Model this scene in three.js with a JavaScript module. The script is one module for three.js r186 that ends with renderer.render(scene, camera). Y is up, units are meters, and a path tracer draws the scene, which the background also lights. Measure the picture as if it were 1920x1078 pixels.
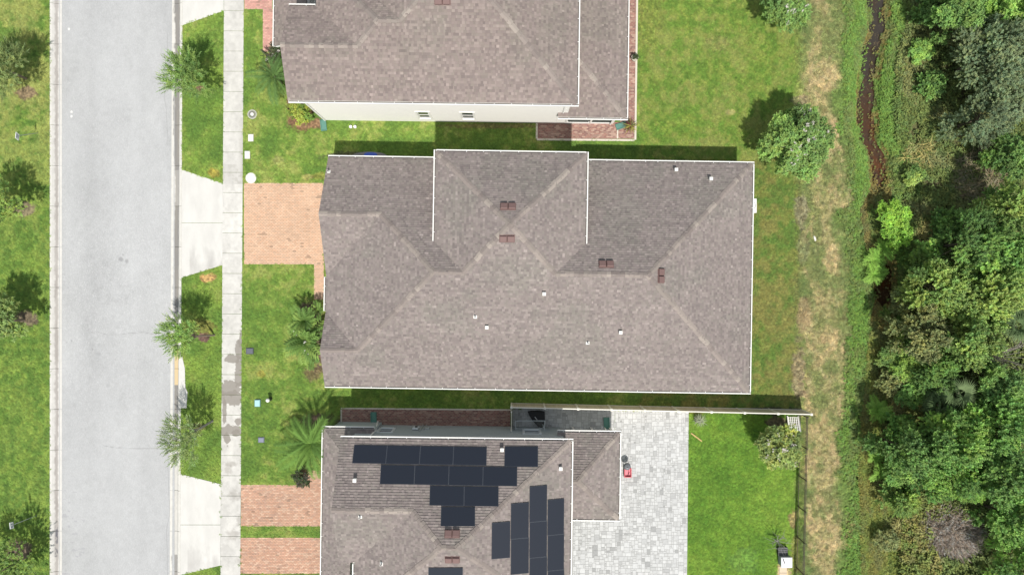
import * as THREE from 'three';
import { mergeGeometries } from 'three/addons/utils/BufferGeometryUtils.js';

// ---------------------------------------------------------------- camera, sky, sun, exposure
const ALT = 50;                       // drone height above the lawn, metres
const SCALE = 25;                     // survey units per metre on the lawn
const scene = new THREE.Scene();
const camera = new THREE.PerspectiveCamera(2 * Math.atan(539 / SCALE / ALT) * 180 / Math.PI, 1920 / 1078, 0.5, 2000);
camera.position.set(0, ALT, 0);
camera.up.set(0, 0, -1);
camera.lookAt(0, 0, 0);

const sunDir = new THREE.Vector3(0.1, 1, 0.58).normalize();
// hazy summer sky: pale blue overhead, whiter towards the horizon, a broad glow round the sun
{
  const w = 256, h = 128, d = new Float32Array(w * h * 4), v = new THREE.Vector3();
  for (let j = 0; j < h; j++) for (let i = 0; i < w; i++) {
    const el = ((j + 0.5) / h - 0.5) * Math.PI, az = ((i + 0.5) / w - 0.5) * 2 * Math.PI; v.set(Math.cos(el) * Math.cos(az), Math.sin(el), Math.cos(el) * Math.sin(az));
    const t = Math.pow(1 - Math.max(0, v.y), 2.2), glow = 0.5 * Math.exp(-8 * (1 - v.dot(sunDir))), k = (j * w + i) * 4;
    d[k] = 0.32 + 0.17 * t + glow * 0.5; d[k + 1] = 0.365 + 0.14 * t + glow * 0.48; d[k + 2] = 0.41 + 0.1 * t + glow * 0.44; d[k + 3] = 1;
  }
  const t = new THREE.DataTexture(d, w, h, THREE.RGBAFormat, THREE.FloatType); t.mapping = THREE.EquirectangularReflectionMapping; t.magFilter = t.minFilter = THREE.LinearFilter; t.needsUpdate = true;
  scene.background = t; scene.environment = t;
}
const sun = new THREE.DirectionalLight(new THREE.Color(1, 0.945, 0.86), 3.95);
sun.name = 'sun';
sun.position.copy(sunDir).multiplyScalar(120);
sun.castShadow = true;
sun.shadow.mapSize.set(4096, 4096);
Object.assign(sun.shadow.camera, { left: -60, right: 60, top: 45, bottom: -45, near: 1, far: 260 });
sun.shadow.radius = 2.5;
scene.add(sun, sun.target);
const renderer = new THREE.WebGLRenderer({ antialias: true });
renderer.setSize(1024, 574);
renderer.toneMapping = THREE.LinearToneMapping;
renderer.toneMappingExposure = 1.19;
renderer.shadowMap.enabled = true;

// ---------------------------------------------------------------- helpers
function rngOf(seed) {
  let a = seed >>> 0;
  return () => { a = (a + 0x6D2B79F5) >>> 0; let t = Math.imul(a ^ (a >>> 15), 1 | a); t = (t + Math.imul(t ^ (t >>> 7), 61 | t)) ^ t; return ((t ^ (t >>> 14)) >>> 0) / 4294967296; };
}
const hash = (x, y, s = 0) => { let h = Math.imul(x | 0, 374761393) ^ Math.imul(y | 0, 668265263) ^ Math.imul(s | 0, 2246822519); h = Math.imul(h ^ (h >>> 13), 1274126177); return ((h ^ (h >>> 16)) >>> 0) / 4294967296; };
function noise(x, y, s = 0) {
  const i = Math.floor(x), j = Math.floor(y); let u = x - i, v = y - j; u = u * u * (3 - 2 * u); v = v * v * (3 - 2 * v);
  const a = hash(i, j, s), b = hash(i + 1, j, s), c = hash(i, j + 1, s), d = hash(i + 1, j + 1, s);
  return a + (b - a) * u + (c - a) * v + (a - b - c + d) * u * v;
}
function fbm(x, y, s = 0, o = 4) { let f = 0, a = 0.5, t = 0; for (let k = 0; k < o; k++) { f += a * noise(x, y, s + k * 17); t += a; x *= 2.03; y *= 2.03; a *= 0.55; } return f / t; }
const clamp = (x, a = 0, b = 1) => Math.min(b, Math.max(a, x));
const step = (a, b, x) => { const t = clamp((x - a) / (b - a)); return t * t * (3 - 2 * t); };
const mix = (a, b, t) => a + (b - a) * t;
const mix3 = (a, b, t) => [mix(a[0], b[0], t), mix(a[1], b[1], t), mix(a[2], b[2], t)];
const lin = (c) => { c /= 255; return c <= 0.04045 ? c / 12.92 : Math.pow((c + 0.055) / 1.055, 2.4); };
const srgb8 = (c) => { c = clamp(c); return 255 * (c <= 0.0031308 ? 12.92 * c : 1.055 * Math.pow(c, 1 / 2.4) - 0.055); };
const L3 = (r, g, b) => [lin(r), lin(g), lin(b)];
// lawn survey grid: (u, v) at height h above the lawn -> metres
const P = (u, v, h = 0) => [(u - 960) / SCALE * (ALT - h) / ALT, h, (v - 539) / SCALE * (ALT - h) / ALT];
const GX = (u) => (u - 960) / SCALE, GZ = (v) => (v - 539) / SCALE;

const taken = new Map();
function numbered(n) { const k = taken.get(n) || 0; taken.set(n, k + 1); return k ? n + '_' + String(k).padStart(3, '0') : n; }
function shade(o) { o.castShadow = true; o.receiveShadow = true; return o; }
function thing(name, label, category, [x, y, z] = [0, 0, 0], turn = 0, group) {
  const o = new THREE.Group(); o.name = numbered(name); scene.add(o);
  o.position.set(x, y, z); o.rotation.y = turn; o.userData = { label, category }; if (group) o.userData.group = group;
  return o;
}
function part(name, geo, mat, parent, kind) {
  const m = shade(new THREE.Mesh(geo, mat)); m.name = name; parent.add(m); if (kind) m.userData.kind = kind;
  return m;
}
function struct(name, geo, mat) { const m = shade(new THREE.Mesh(geo, mat)); m.name = numbered(name); m.userData.kind = 'structure'; scene.add(m); return m; }
const std = (rgb, roughness = 0.85, more = {}) => new THREE.MeshStandardMaterial({ color: new THREE.Color().setRGB(...rgb), roughness, ...more });
function box(w, h, d, x = 0, y = 0, z = 0, ry = 0) { const g = new THREE.BoxGeometry(w, h, d); if (ry) g.rotateY(ry); g.translate(x, y, z); return g; }
// box with chamfered top edges, base at y = 0
function slab(w, h, d, c = 0.01) {
  const a = w / 2, b = d / 2, p = [], q = (...v) => { for (const k of [0, 1, 2, 0, 2, 3]) p.push(...v[k]); };
  const B = [[-a, 0, -b], [a, 0, -b], [a, 0, b], [-a, 0, b]], M = B.map(([x, , z]) => [x, h - c, z]), T = [[-a + c, h, -b + c], [a - c, h, -b + c], [a - c, h, b - c], [-a + c, h, b - c]];
  for (let k = 0; k < 4; k++) { const n = (k + 1) % 4; q(B[n], B[k], M[k], M[n]); q(M[n], M[k], T[k], T[n]); }
  q(T[3], T[2], T[1], T[0]);
  const g = new THREE.BufferGeometry(); g.setAttribute('position', new THREE.Float32BufferAttribute(p, 3));
  const uv = []; for (let i = 0; i < p.length; i += 3) uv.push(p[i], p[i + 2]);
  g.setAttribute('uv', new THREE.Float32BufferAttribute(uv, 2)); g.computeVertexNormals(); return g;
}
function bar(p, q, r0, r1, seg = 6) {
  const a = new THREE.Vector3(...p), b = new THREE.Vector3(...q), d = b.clone().sub(a), l = d.length();
  const g = new THREE.CylinderGeometry(r1, r0, l, seg, 1); g.translate(0, l / 2, 0);
  g.applyQuaternion(new THREE.Quaternion().setFromUnitVectors(new THREE.Vector3(0, 1, 0), d.normalize())); g.translate(...p); return g;
}
function beam(p, q, w, h) {
  const a = new THREE.Vector3(...p), b = new THREE.Vector3(...q), l = a.distanceTo(b), g = new THREE.BoxGeometry(w, h, l);
  const m = new THREE.Matrix4().lookAt(b, a, new THREE.Vector3(0, 1, 0)); g.applyMatrix4(m); g.translate((p[0] + q[0]) / 2, (p[1] + q[1]) / 2, (p[2] + q[2]) / 2); return g;
}
const merge = (l) => mergeGeometries(l.map((g) => { const n = g.index ? g.toNonIndexed() : g; for (const k of Object.keys(n.attributes)) if (!['position', 'normal', 'uv'].includes(k)) n.deleteAttribute(k); return n; }));
function tris(pos, col, smooth = false) {
  const g = new THREE.BufferGeometry(); g.setAttribute('position', new THREE.Float32BufferAttribute(pos, 3));
  if (col) g.setAttribute('color', new THREE.Float32BufferAttribute(col, 3));
  g.setAttribute('uv', new THREE.Float32BufferAttribute(new Float32Array(pos.length / 3 * 2), 2));
  g.computeVertexNormals(); return g;
}
function polygonSlab(pts, y0, y1) {   // pts in metres [x, z]
  const s = new THREE.Shape(pts.map(([x, z]) => new THREE.Vector2(x, -z)));
  const g = new THREE.ExtrudeGeometry(s, { depth: y1 - y0, bevelEnabled: false }); g.rotateX(-Math.PI / 2); g.translate(0, y0, 0); return g;
}
function texture(w, h, f, srgb = true) {
  const d = new Uint8Array(w * h * 4);
  for (let j = 0; j < h; j++) for (let i = 0; i < w; i++) { const c = f(i / w, j / h), k = (j * w + i) * 4; d[k] = c[0]; d[k + 1] = c[1]; d[k + 2] = c[2]; d[k + 3] = 255; }
  const t = new THREE.DataTexture(d, w, h); t.magFilter = t.minFilter = THREE.LinearFilter; t.wrapS = t.wrapT = THREE.RepeatWrapping;
  if (srgb) t.colorSpace = THREE.SRGBColorSpace; t.needsUpdate = true; return t;
}
const A8 = (c) => [srgb8(c[0]), srgb8(c[1]), srgb8(c[2])];
function instances(name, geo, mat, list, parent, kind = 'stuff') {
  const m = new THREE.InstancedMesh(geo, mat, list.length), o = new THREE.Object3D(), c = new THREE.Color(); m.name = name;
  list.forEach((e, i) => {
    o.position.set(...e.p); if (e.q) o.quaternion.copy(e.q); else o.rotation.set(0, e.r || 0, 0);
    if (Array.isArray(e.s)) o.scale.set(...e.s); else o.scale.setScalar(e.s || 1);
    o.updateMatrix(); m.setMatrixAt(i, o.matrix); m.setColorAt(i, c.setRGB(...e.c));
  });
  shade(m); m.userData.kind = kind; parent.add(m); return m;
}
const UPV = new THREE.Vector3(0, 1, 0);
const turnTo = (d, roll) => new THREE.Quaternion().setFromUnitVectors(UPV, d).multiply(new THREE.Quaternion().setFromAxisAngle(UPV, roll));
const inPoly = (pts, x, y) => { let c = false; for (let i = 0, j = pts.length - 1; i < pts.length; j = i++) { const [a, b] = pts[i], [d, e] = pts[j]; if ((b > y) !== (e > y) && x < (d - a) * (y - b) / (e - b) + a) c = !c; } return c; };

// ---------------------------------------------------------------- site plan (survey units)
const kerbE = (v) => 339.5 - 5 * step(0, 1, (v + 0) / 1078), walkW = (v) => 419.3 - 6.6 * v / 1078, WALK = 37.2;
const R = (a, b, c, d) => [[a, b], [c, b], [c, d], [a, d]];
const paved = [
  [[93, -800], [340, -800], [340, 200], [339, 539], [335, 1078], [331, 2000], [93, 2000]],
  [[419, -800], [458, -800], [456, 200], [449, 1078], [443, 2000], [406, 2000], [413, 1078], [418, 200]],
  [[339, -120], [419, -90], [419, 20], [339, 47]], [[339, 318], [419, 345], [419, 497], [338, 521]], [[335, 888], [413, 908], [413, 1060], [333, 1079]],
  R(456, 343, 606, 496), R(588, 490, 607, 562), R(450, 909, 604, 987), R(450, 1007, 604, 1077), R(577, 880, 604, 910),
  R(456, -130, 512, 18), R(491, 10, 512, 97), R(1160, -60, 1198, 262), R(1006, 228, 1194, 263), R(638, 765, 960, 801), R(958, 766, 1152, 812), R(1060, 770, 1293, 1130),
  [[333, 662], [341, 668], [347, 690], [347, 727], [351, 735], [349, 765], [334, 765]],
];
const footprints = [R(612, 315, 1380, 735), R(560, -260, 1160, 230), R(606, 800, 1080, 1200)];
const ditchAt = [[-80, 1652], [0, 1650], [50, 1653], [100, 1638], [150, 1632], [200, 1630], [250, 1631], [300, 1653], [345, 1657], [400, 1641], [450, 1647], [500, 1664], [560, 1664], [610, 1657], [700, 1650], [800, 1640], [900, 1636], [1000, 1640], [1200, 1642]];
function ditchU(v) { if (v <= -80) return 1650; for (let i = 1; i < ditchAt.length; i++) if (v <= ditchAt[i][0]) { const [a, b] = ditchAt[i - 1], [c, d] = ditchAt[i]; return mix(b, d, step(a, c, v)); } return 1642; }
const beds = [   // bare soil, mulch and dead patches: u, v, ru, rv, colour, strength
  [373, 166, 11, 10, [128, 98, 84], 1], [378, 632, 12, 11, [128, 100, 92], 1], [368, 612, 34, 16, [150, 125, 75], 0.5], [372, 800, 11, 9, [112, 105, 80], 0.7],
  [48, 172, 22, 16, [150, 128, 104], 0.9], [46, 392, 24, 17, [140, 126, 104], 0.9], [48, 598, 22, 17, [122, 108, 92], 0.95], [35, 1030, 24, 22, [118, 102, 90], 0.95],
  [389, 521, 15, 9, [205, 165, 110], 0.95], [400, 324, 12, 10, [190, 165, 80], 0.7], [582, 586, 24, 22, [112, 96, 82], 1], [596, 640, 16, 62, [118, 100, 86], 1], [588, 700, 20, 14, [128, 112, 84], 0.8],
  [560, 215, 24, 30, [150, 116, 88], 1], [582, 232, 26, 10, [160, 128, 98], 1], [543, 198, 8, 22, [128, 100, 84], 0.9], [600, 790, 40, 16, [100, 84, 74], 0.95], [506, 112, 10, 24, [140, 110, 88], 0.9],
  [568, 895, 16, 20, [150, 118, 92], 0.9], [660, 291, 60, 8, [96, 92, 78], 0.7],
  [1500, 190, 18, 12, [150, 135, 110], 0.6], [1502, 395, 14, 34, [158, 146, 124], 0.7], [1506, 470, 12, 30, [150, 150, 110], 0.6], [1498, 700, 14, 60, [168, 148, 122], 0.75], [1506, 590, 14, 34, [176, 152, 118], 0.7],
  [1370, 210, 12, 6, [200, 185, 130], 0.6], [1345, 80, 26, 14, [160, 150, 100], 0.35], [1215, 40, 30, 60, [150, 150, 80], 0.4], [1487, 972, 8, 18, [190, 165, 120], 0.8], [1492, 1040, 10, 40, [160, 150, 90], 0.6],
  [1395, 1050, 30, 26, [120, 160, 80], 0.5], [488, 700, 10, 8, [175, 160, 75], 0.6], [600, 330, 14, 8, [190, 170, 90], 0.5], [575, 332, 10, 6, [200, 180, 120], 0.6], [520, 300, 12, 8, [185, 175, 120], 0.45],
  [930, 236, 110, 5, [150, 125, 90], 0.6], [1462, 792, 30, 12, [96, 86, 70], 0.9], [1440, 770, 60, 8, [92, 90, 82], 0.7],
  [1708, 130, 20, 56, [138, 128, 96], 0.55], [1760, 210, 24, 20, [175, 148, 118], 0.7], [1715, 175, 26, 30, [165, 150, 108], 0.6], [1745, 290, 40, 22, [136, 130, 108], 0.6], [1800, 350, 56, 22, [146, 132, 104], 0.6],
  [1725, 385, 24, 20, [172, 154, 122], 0.75], [1745, 440, 28, 26, [138, 124, 104], 0.7], [1735, 610, 28, 10, [92, 82, 76], 0.9], [1790, 1005, 66, 46, [158, 142, 124], 0.9], [1710, 980, 34, 30, [140, 128, 70], 0.6], [1610, 990, 24, 60, [190, 165, 115], 0.7], [1470, 1075, 14, 26, [214, 190, 150], 0.9],
];
const isBed = (u, v) => { for (const b of beds) if (b[5] > 0.8) { const d = Math.hypot((u - b[0]) / b[2], (v - b[1]) / b[3]); if (d < 0.85) return true; } return false; };
function groundTone(u, v) {   // the colour of the growth and soil at a survey point, as it reads in full daylight
  const n1 = fbm(u / 46, v / 46, 1, 4), n2 = fbm(u / 11, v / 11, 7, 3), n3 = noise(u / 2.6, v / 2.6, 13), n4 = fbm(u / 120, v / 120, 21, 3);
  const deep = [102, 137, 58], fresh = [134, 163, 70], pale = [176, 176, 106], olive = [134, 142, 76];
  let c;
  if (u < 93) { const y = clamp(1.0 - v / 560, 0.1, 0.68); c = mix3(mix3(deep, fresh, step(0.25, 0.75, n2)), pale, y * step(0.34, 0.62, 0.55 * n1 + 0.45 * n2)); }
  else if (u < 460) c = mix3(mix3(deep, fresh, step(0.2, 0.7, n1)), pale, 0.55 * step(0.5, 0.75, 0.5 * n1 + 0.5 * n2) * clamp(1.25 - v / 900, 0.3, 1));
  else if (u < 1200) c = mix3(mix3(deep, fresh, step(0.25, 0.7, n1 * 0.6 + n2 * 0.4)), pale, 0.6 * step(0.46, 0.72, 0.55 * n1 + 0.45 * n2));
  else if (v > 776 && u < 1508) c = mix3(mix3([96, 138, 46], [126, 162, 58], step(0.25, 0.75, n1 * 0.6 + n2 * 0.4)), [140, 168, 70], 0.4 * step(0.55, 0.8, n1));
  else if (v < 300) c = mix3(mix3([108, 142, 56], [134, 156, 68], step(0.3, 0.7, n2)), mix3(pale, olive, n3), 0.62 * step(0.4, 0.68, 0.6 * n1 + 0.4 * n2));
  else c = mix3(mix3([102, 132, 58], [128, 142, 68], step(0.3, 0.7, n2)), [150, 138, 84], 0.55 * step(0.38, 0.66, 0.65 * n1 + 0.35 * n2));
  // mown dry strip beside the ditch
  const mid = v < 300 ? mix(1538, 1535, v / 300) : v < 740 ? 1543 : 1552, half = v < 300 ? 30 : 40;
  const n5 = fbm(u / 24 + 40, v / 40, 27, 4), w = (1 - step(0.5, 1.25, Math.abs(u - mid) / (half + 6) + (n1 - 0.5) * 1.6 + (n2 - 0.5) * 1.2)) * (0.12 + 0.88 * step(0.4, 0.58, n5 * 0.7 + n2 * 0.3 + (v < 120 ? -0.03 : 0)));
  const straw = mix3([212, 188, 142], [150, 150, 98], step(0.35, 0.75, n2 * 0.6 + n1 * 0.4)), rough = mix3([142, 146, 92], [108, 134, 72], n2);
  if (u > 1488) { c = mix3(c, rough, step(1488, 1515, u + (n1 - 0.5) * 40)); c = mix3(c, straw, w * 0.92); }
  // verge weeds, banks and the ground beyond
  const du = u - ditchU(v) + (n2 - 0.5) * 16;
  if (u > 1560) {
    const bank = mix3([104, 140, 62], [132, 154, 84], n2), far = mix3([128, 134, 84], [112, 110, 74], n1);
    c = mix3(c, bank, step(-76, -44, du + (n1 - 0.5) * 60)); c = mix3(c, [92, 72, 46], step(-20, -8, du) * (1 - step(10, 22, du)) * 0.9); c = mix3(c, far, step(46, 74, du)); c = mix3(c, [104, 96, 68], step(120, 190, du) * 0.7);
  }
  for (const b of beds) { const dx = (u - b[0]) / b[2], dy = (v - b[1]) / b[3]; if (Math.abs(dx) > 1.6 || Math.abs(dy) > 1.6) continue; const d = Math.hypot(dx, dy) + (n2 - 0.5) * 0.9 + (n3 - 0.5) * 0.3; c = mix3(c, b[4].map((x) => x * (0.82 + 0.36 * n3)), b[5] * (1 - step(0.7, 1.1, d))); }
  const g = (u < 1490 ? 0.91 : 0.86) + (u < 1490 ? 0.23 : 0.28) * n3; return [c[0] * g, c[1] * g, c[2] * g];
}
const DAY = 1.36;                       // daylight on the lawn relative to a base colour of one
const albedo = (t) => [lin(t[0]) / DAY, lin(t[1]) / DAY, lin(t[2]) / DAY];

// ---------------------------------------------------------------- ground
const ditchDepth = (u, v) => { const d = Math.abs(u - ditchU(v)) / SCALE; return -0.8 * Math.exp(-Math.pow(d / 1.0, 2)) * (0.85 + 0.3 * noise(u / 30, v / 30, 5)); };
{
  const xs = [], zs = [], X0 = -44, X1 = 44, Z0 = -26, Z1 = 26;
  const cut = [GX(97), GX(97) + 0.02, GX(338), GX(338) + 0.02];
  for (let x = X0; x < 23.5; x += 0.8) xs.push(x); for (let x = 23.5; x < 32; x += 0.16) xs.push(x); for (let x = 32; x <= X1 + 1e-6; x += 0.8) xs.push(x); xs[xs.length - 1] = X1;
  for (const c of cut) xs.push(c); xs.sort((a, b) => a - b);
  for (let z = Z0; z <= Z1 + 1e-6; z += 0.26) zs.push(z); zs[zs.length - 1] = Z1;
  const pos = [], uv = [], idx = [];
  for (const z of zs) for (const x of xs) {
    const u = x * SCALE + 960, v = z * SCALE + 539;
    let y = x > 22 ? ditchDepth(u, v) + (x > 24 ? (noise(x * 1.3, z * 1.3, 3) - 0.5) * 0.08 : 0) : 0; if (x > cut[0] + 0.01 && x < cut[2] + 0.01) y = -0.4;
    const px = x > cut[2] - 0.01 && x < cut[3] + 0.01 ? x - 0.0042 * z : x; pos.push(px, y, z); uv.push((px - X0) / (X1 - X0), (z - Z0) / (Z1 - Z0));
  }
  const nx = xs.length; for (let j = 0; j + 1 < zs.length; j++) for (let i = 0; i + 1 < nx; i++) { const a = j * nx + i; idx.push(a, a + nx, a + 1, a + 1, a + nx, a + nx + 1); }
  const g = new THREE.BufferGeometry(); g.setAttribute('position', new THREE.Float32BufferAttribute(pos, 3)); g.setAttribute('uv', new THREE.Float32BufferAttribute(uv, 2)); g.setIndex(idx); g.computeVertexNormals();
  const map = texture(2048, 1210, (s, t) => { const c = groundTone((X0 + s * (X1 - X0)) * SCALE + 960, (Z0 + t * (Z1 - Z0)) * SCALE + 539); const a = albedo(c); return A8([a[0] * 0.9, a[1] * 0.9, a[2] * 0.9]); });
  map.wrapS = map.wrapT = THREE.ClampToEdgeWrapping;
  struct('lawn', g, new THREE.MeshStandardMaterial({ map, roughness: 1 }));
  const far = []; for (const [a, b, c, d] of [[-700, -700, 700, Z0], [-700, Z1, 700, 700], [-700, Z0, X0, Z1], [X1, Z0, 700, Z1]]) { const q = new THREE.PlaneGeometry(c - a, d - b); q.rotateX(-Math.PI / 2); q.translate((a + c) / 2, -0.42, (b + d) / 2); far.push(q); }
  struct('ground', merge(far), std([0.08, 0.12, 0.035], 1));
}
// water in the ditch
{
  const pos = [], uv = [], idx = [], n = 120; for (let k = 0; k <= n; k++) { const v = -100 + k * 1300 / n; for (const s of [-1, 1]) { const w = 0.95 + 0.25 * (noise(k / 4, s, 3) - 0.5); pos.push(GX(ditchU(v)) + s * w, -0.56, GZ(v)); uv.push(s * 0.5 + 0.5, k / n); } if (k) { const a = k * 2 - 2; idx.push(a, a + 2, a + 1, a + 1, a + 2, a + 3); } }
  const g = new THREE.BufferGeometry(); g.setAttribute('position', new THREE.Float32BufferAttribute(pos, 3)); g.setAttribute('uv', new THREE.Float32BufferAttribute(uv, 2)); g.setIndex(idx); g.computeVertexNormals();
  const map = texture(96, 1024, (s, t) => { const v = -100 + t * 1300, n1 = fbm(s * 5, t * 70, 31, 4), n2 = noise(s * 40, t * 620, 33); let c = mix3([56, 50, 44], [70, 46, 28], clamp(step(110, 230, v) * 0.9 + (n1 - 0.5) * 1.2)); c = mix3(c, [84, 50, 24], step(220, 270, v) * step(0.45, 0.7, n1)); if (n2 > 0.84) c = mix3(c, [120, 104, 70], 0.6); return A8(L3(...c)); });
  struct('ditch_water', g, new THREE.MeshStandardMaterial({ map, roughness: 0.16 }));
}

// ---------------------------------------------------------------- street, kerbs, pavement
const ROADY = -0.09;
{
  const u0 = 108, u1 = 325, g = new THREE.PlaneGeometry(GX(u1) - GX(u0), 120); g.rotateX(-Math.PI / 2); g.translate((GX(u0) + GX(u1)) / 2, ROADY, 0);
  const map = texture(512, 2048, (s, t) => {
    const u = u0 + s * (u1 - u0), v = ((1 - t) * 120 - 60) * SCALE + 539;
    const fine = noise(s * 300, t * 4100, 2), mid = fbm(s * 26, t * 360, 5, 3), big = fbm(s * 3, t * 22, 9, 3), lane = Math.exp(-Math.pow((s - 0.27) / 0.06, 2)) + Math.exp(-Math.pow((s - 0.72) / 0.06, 2));
    let a = 0.412 + (big - 0.5) * 0.09 + (mid - 0.5) * 0.05 + (fine - 0.5) * 0.1 - 0.03 * lane * fbm(s * 6, t * 40, 77, 3) - 0.05 * step(0.55, 0.75, fbm(s * 5, t * 30, 88, 3)) * step(0.4, 0.7, mid); let c = [a * 0.98, a * 1.0, a * 1.035];
    const crack = (x, w) => { if (x < w) c = mix3(c, [0.24, 0.24, 0.25], 0.75 * (1 - x / w)); };
    if (u > 165 && u < 320) crack(Math.abs(v - 625 - 3 * (noise(u / 22, 1, 3) - 0.5) * 2), 0.9);
    if (v > 835 && v < 1100) crack(Math.abs(u - 312 - 8 * (noise(v / 40, 2, 3) - 0.5)), 0.7);
    if (v > 60 && v < 270) crack(Math.abs(u - 309 - 8 * (noise(v / 26, 2, 8) - 0.5)), 0.6);
    if (u > 190 && u < 320 && v > 834 && v < 860) crack(Math.abs(v - 842 - 12 * Math.pow((250 - u) / 70, 2) * (u < 250 ? -0.6 : 0.02)), 0.8);
    for (const [x, y, r, k] of [[224, 486, 5, 0.55], [235, 490, 5, 0.55], [228, 478, 2, 0.5], [205, 525, 3, 0.25], [183, 665, 5, 0.3], [131, 640, 2, 0.6], [122, 643, 1.6, 0.6], [171, 656, 2, 0.6], [214, 675, 3, 0.25], [200, 724, 4, 0.2], [137, 762, 4, 0.18]]) { const d = Math.hypot(u - x, v - y) / r + (mid - 0.5) * 0.8; if (d < 1) c = mix3(c, [0.2, 0.2, 0.21], k * step(1, 0.5, d)); }
    if (u < 160 && v > 900 && noise(u / 7, v / 2.2, 41) > 0.8 && noise(u / 20, v / 8, 4) > 0.5) c = mix3(c, [0.3, 0.3, 0.33], 0.5);
    for (const [x, y] of [[131, 210], [131, 218], [126, 54]]) if (Math.hypot(u - x, v - y) < 2.2) c = [0.66, 0.66, 0.64];
    if (fine > 0.93) c = mix3(c, [0.56, 0.56, 0.56], 0.5);
    return A8(c);
  });
  struct('road', g, new THREE.MeshStandardMaterial({ map, roughness: 0.95 }));
}
function kerb(name, outerU, side, tone, rot) {   // side +1: pan lies east of the back of kerb
  const w = 0.84, len = 3.05, profile = [[0, -0.3], [0, 0.035], [0.15, 0.03], [0.3, -0.085], [0.52, -0.1], [w, -0.078], [w, -0.3]];
  const map = texture(64, 2048, (s, t) => { const v = (t * 122 - 61) * SCALE + 539; return A8(tone(s * w, v, fbm(s * 5, t * 560, 3, 4), fbm(s * 3, t * 60, 8, 3))); });
  const mat = new THREE.MeshStandardMaterial({ map, roughness: 0.9 }), root = new THREE.Group(); root.name = name; root.userData.kind = 'structure'; scene.add(root);
  for (let k = -20; k < 20; k++) {
    const z0 = k * len + 0.012, z1 = (k + 1) * len - 0.012, ring = profile.map(([x, y]) => [outerU + side * x, y]), pos = [], uv = [];
    const quad = (a, b, c, d) => { for (const q of side > 0 ? [a, b, c, a, c, d] : [a, c, b, a, d, c]) { pos.push(q[0] + rot * q[2], q[1], q[2]); uv.push(Math.abs(q[0] - outerU) / w, (q[2] + 61) / 122); } };
    for (let i = 0; i + 1 < ring.length; i++) { const [a, b] = [ring[i], ring[i + 1]]; quad([a[0], a[1], z1], [b[0], b[1], z1], [b[0], b[1], z0], [a[0], a[1], z0]); }
    for (let i = 1; i + 2 < ring.length; i++) { quad([ring[0][0], ring[0][1], z1], [ring[i + 1][0], ring[i + 1][1], z1], [ring[i][0], ring[i][1], z1], [ring[0][0], ring[0][1], z1]); }
    const g = new THREE.BufferGeometry(); g.setAttribute('position', new THREE.Float32BufferAttribute(pos, 3)); g.setAttribute('uv', new THREE.Float32BufferAttribute(uv, 2)); g.computeVertexNormals();
    part('kerb_stone', g, mat, root);
  }
}
kerb('west_kerb', GX(92.5), 1, (x, v, n, m) => {
  let c = [0.56, 0.55, 0.535].map((k) => k * (0.9 + 0.2 * n)); const flow = 1 - step(0.05, 0.2, Math.abs(x - 0.42) + (n - 0.5) * 0.14);
  c = mix3(c, [0.3, 0.28, 0.27], flow * (0.6 + 0.5 * m)); if (v > 985 && v < 1045) c = mix3(c, [0.12, 0.12, 0.14], flow * step(0.3, 0.6, n)); return c;
}, 0);
kerb('east_kerb', GX(339.4), -1, (x, v, n, m) => {
  let c = [0.56, 0.55, 0.525].map((k) => k * (0.88 + 0.24 * n)); const wet = step(0.2, 0.27, x + (n - 0.5) * 0.1) * (1 - step(0.56, 0.68, x + (m - 0.5) * 0.3 + (n - 0.5) * 0.14));
  let k = v < 760 ? 0.95 : v < 830 ? 0.9 : v < 1040 ? 0.15 : 0.8; if (v > 318 && v < 385) k *= 0.75;
  c = mix3(c, mix3([0.17, 0.17, 0.18], [0.25, 0.23, 0.2], m), wet * k); if (v > 655 && v < 722) c = mix3(c, [0.56, 0.44, 0.27], wet); return c;
}, -0.0042);
const concrete = (seed) => texture(512, 512, (s, t) => { const n = fbm(s * 9, t * 9, seed, 4), f = hash(s * 512, t * 512, seed); const a = 0.585 + (n - 0.5) * 0.1 + (f - 0.5) * 0.06; return A8([a, a * 0.99, a * 0.965]); });
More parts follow.
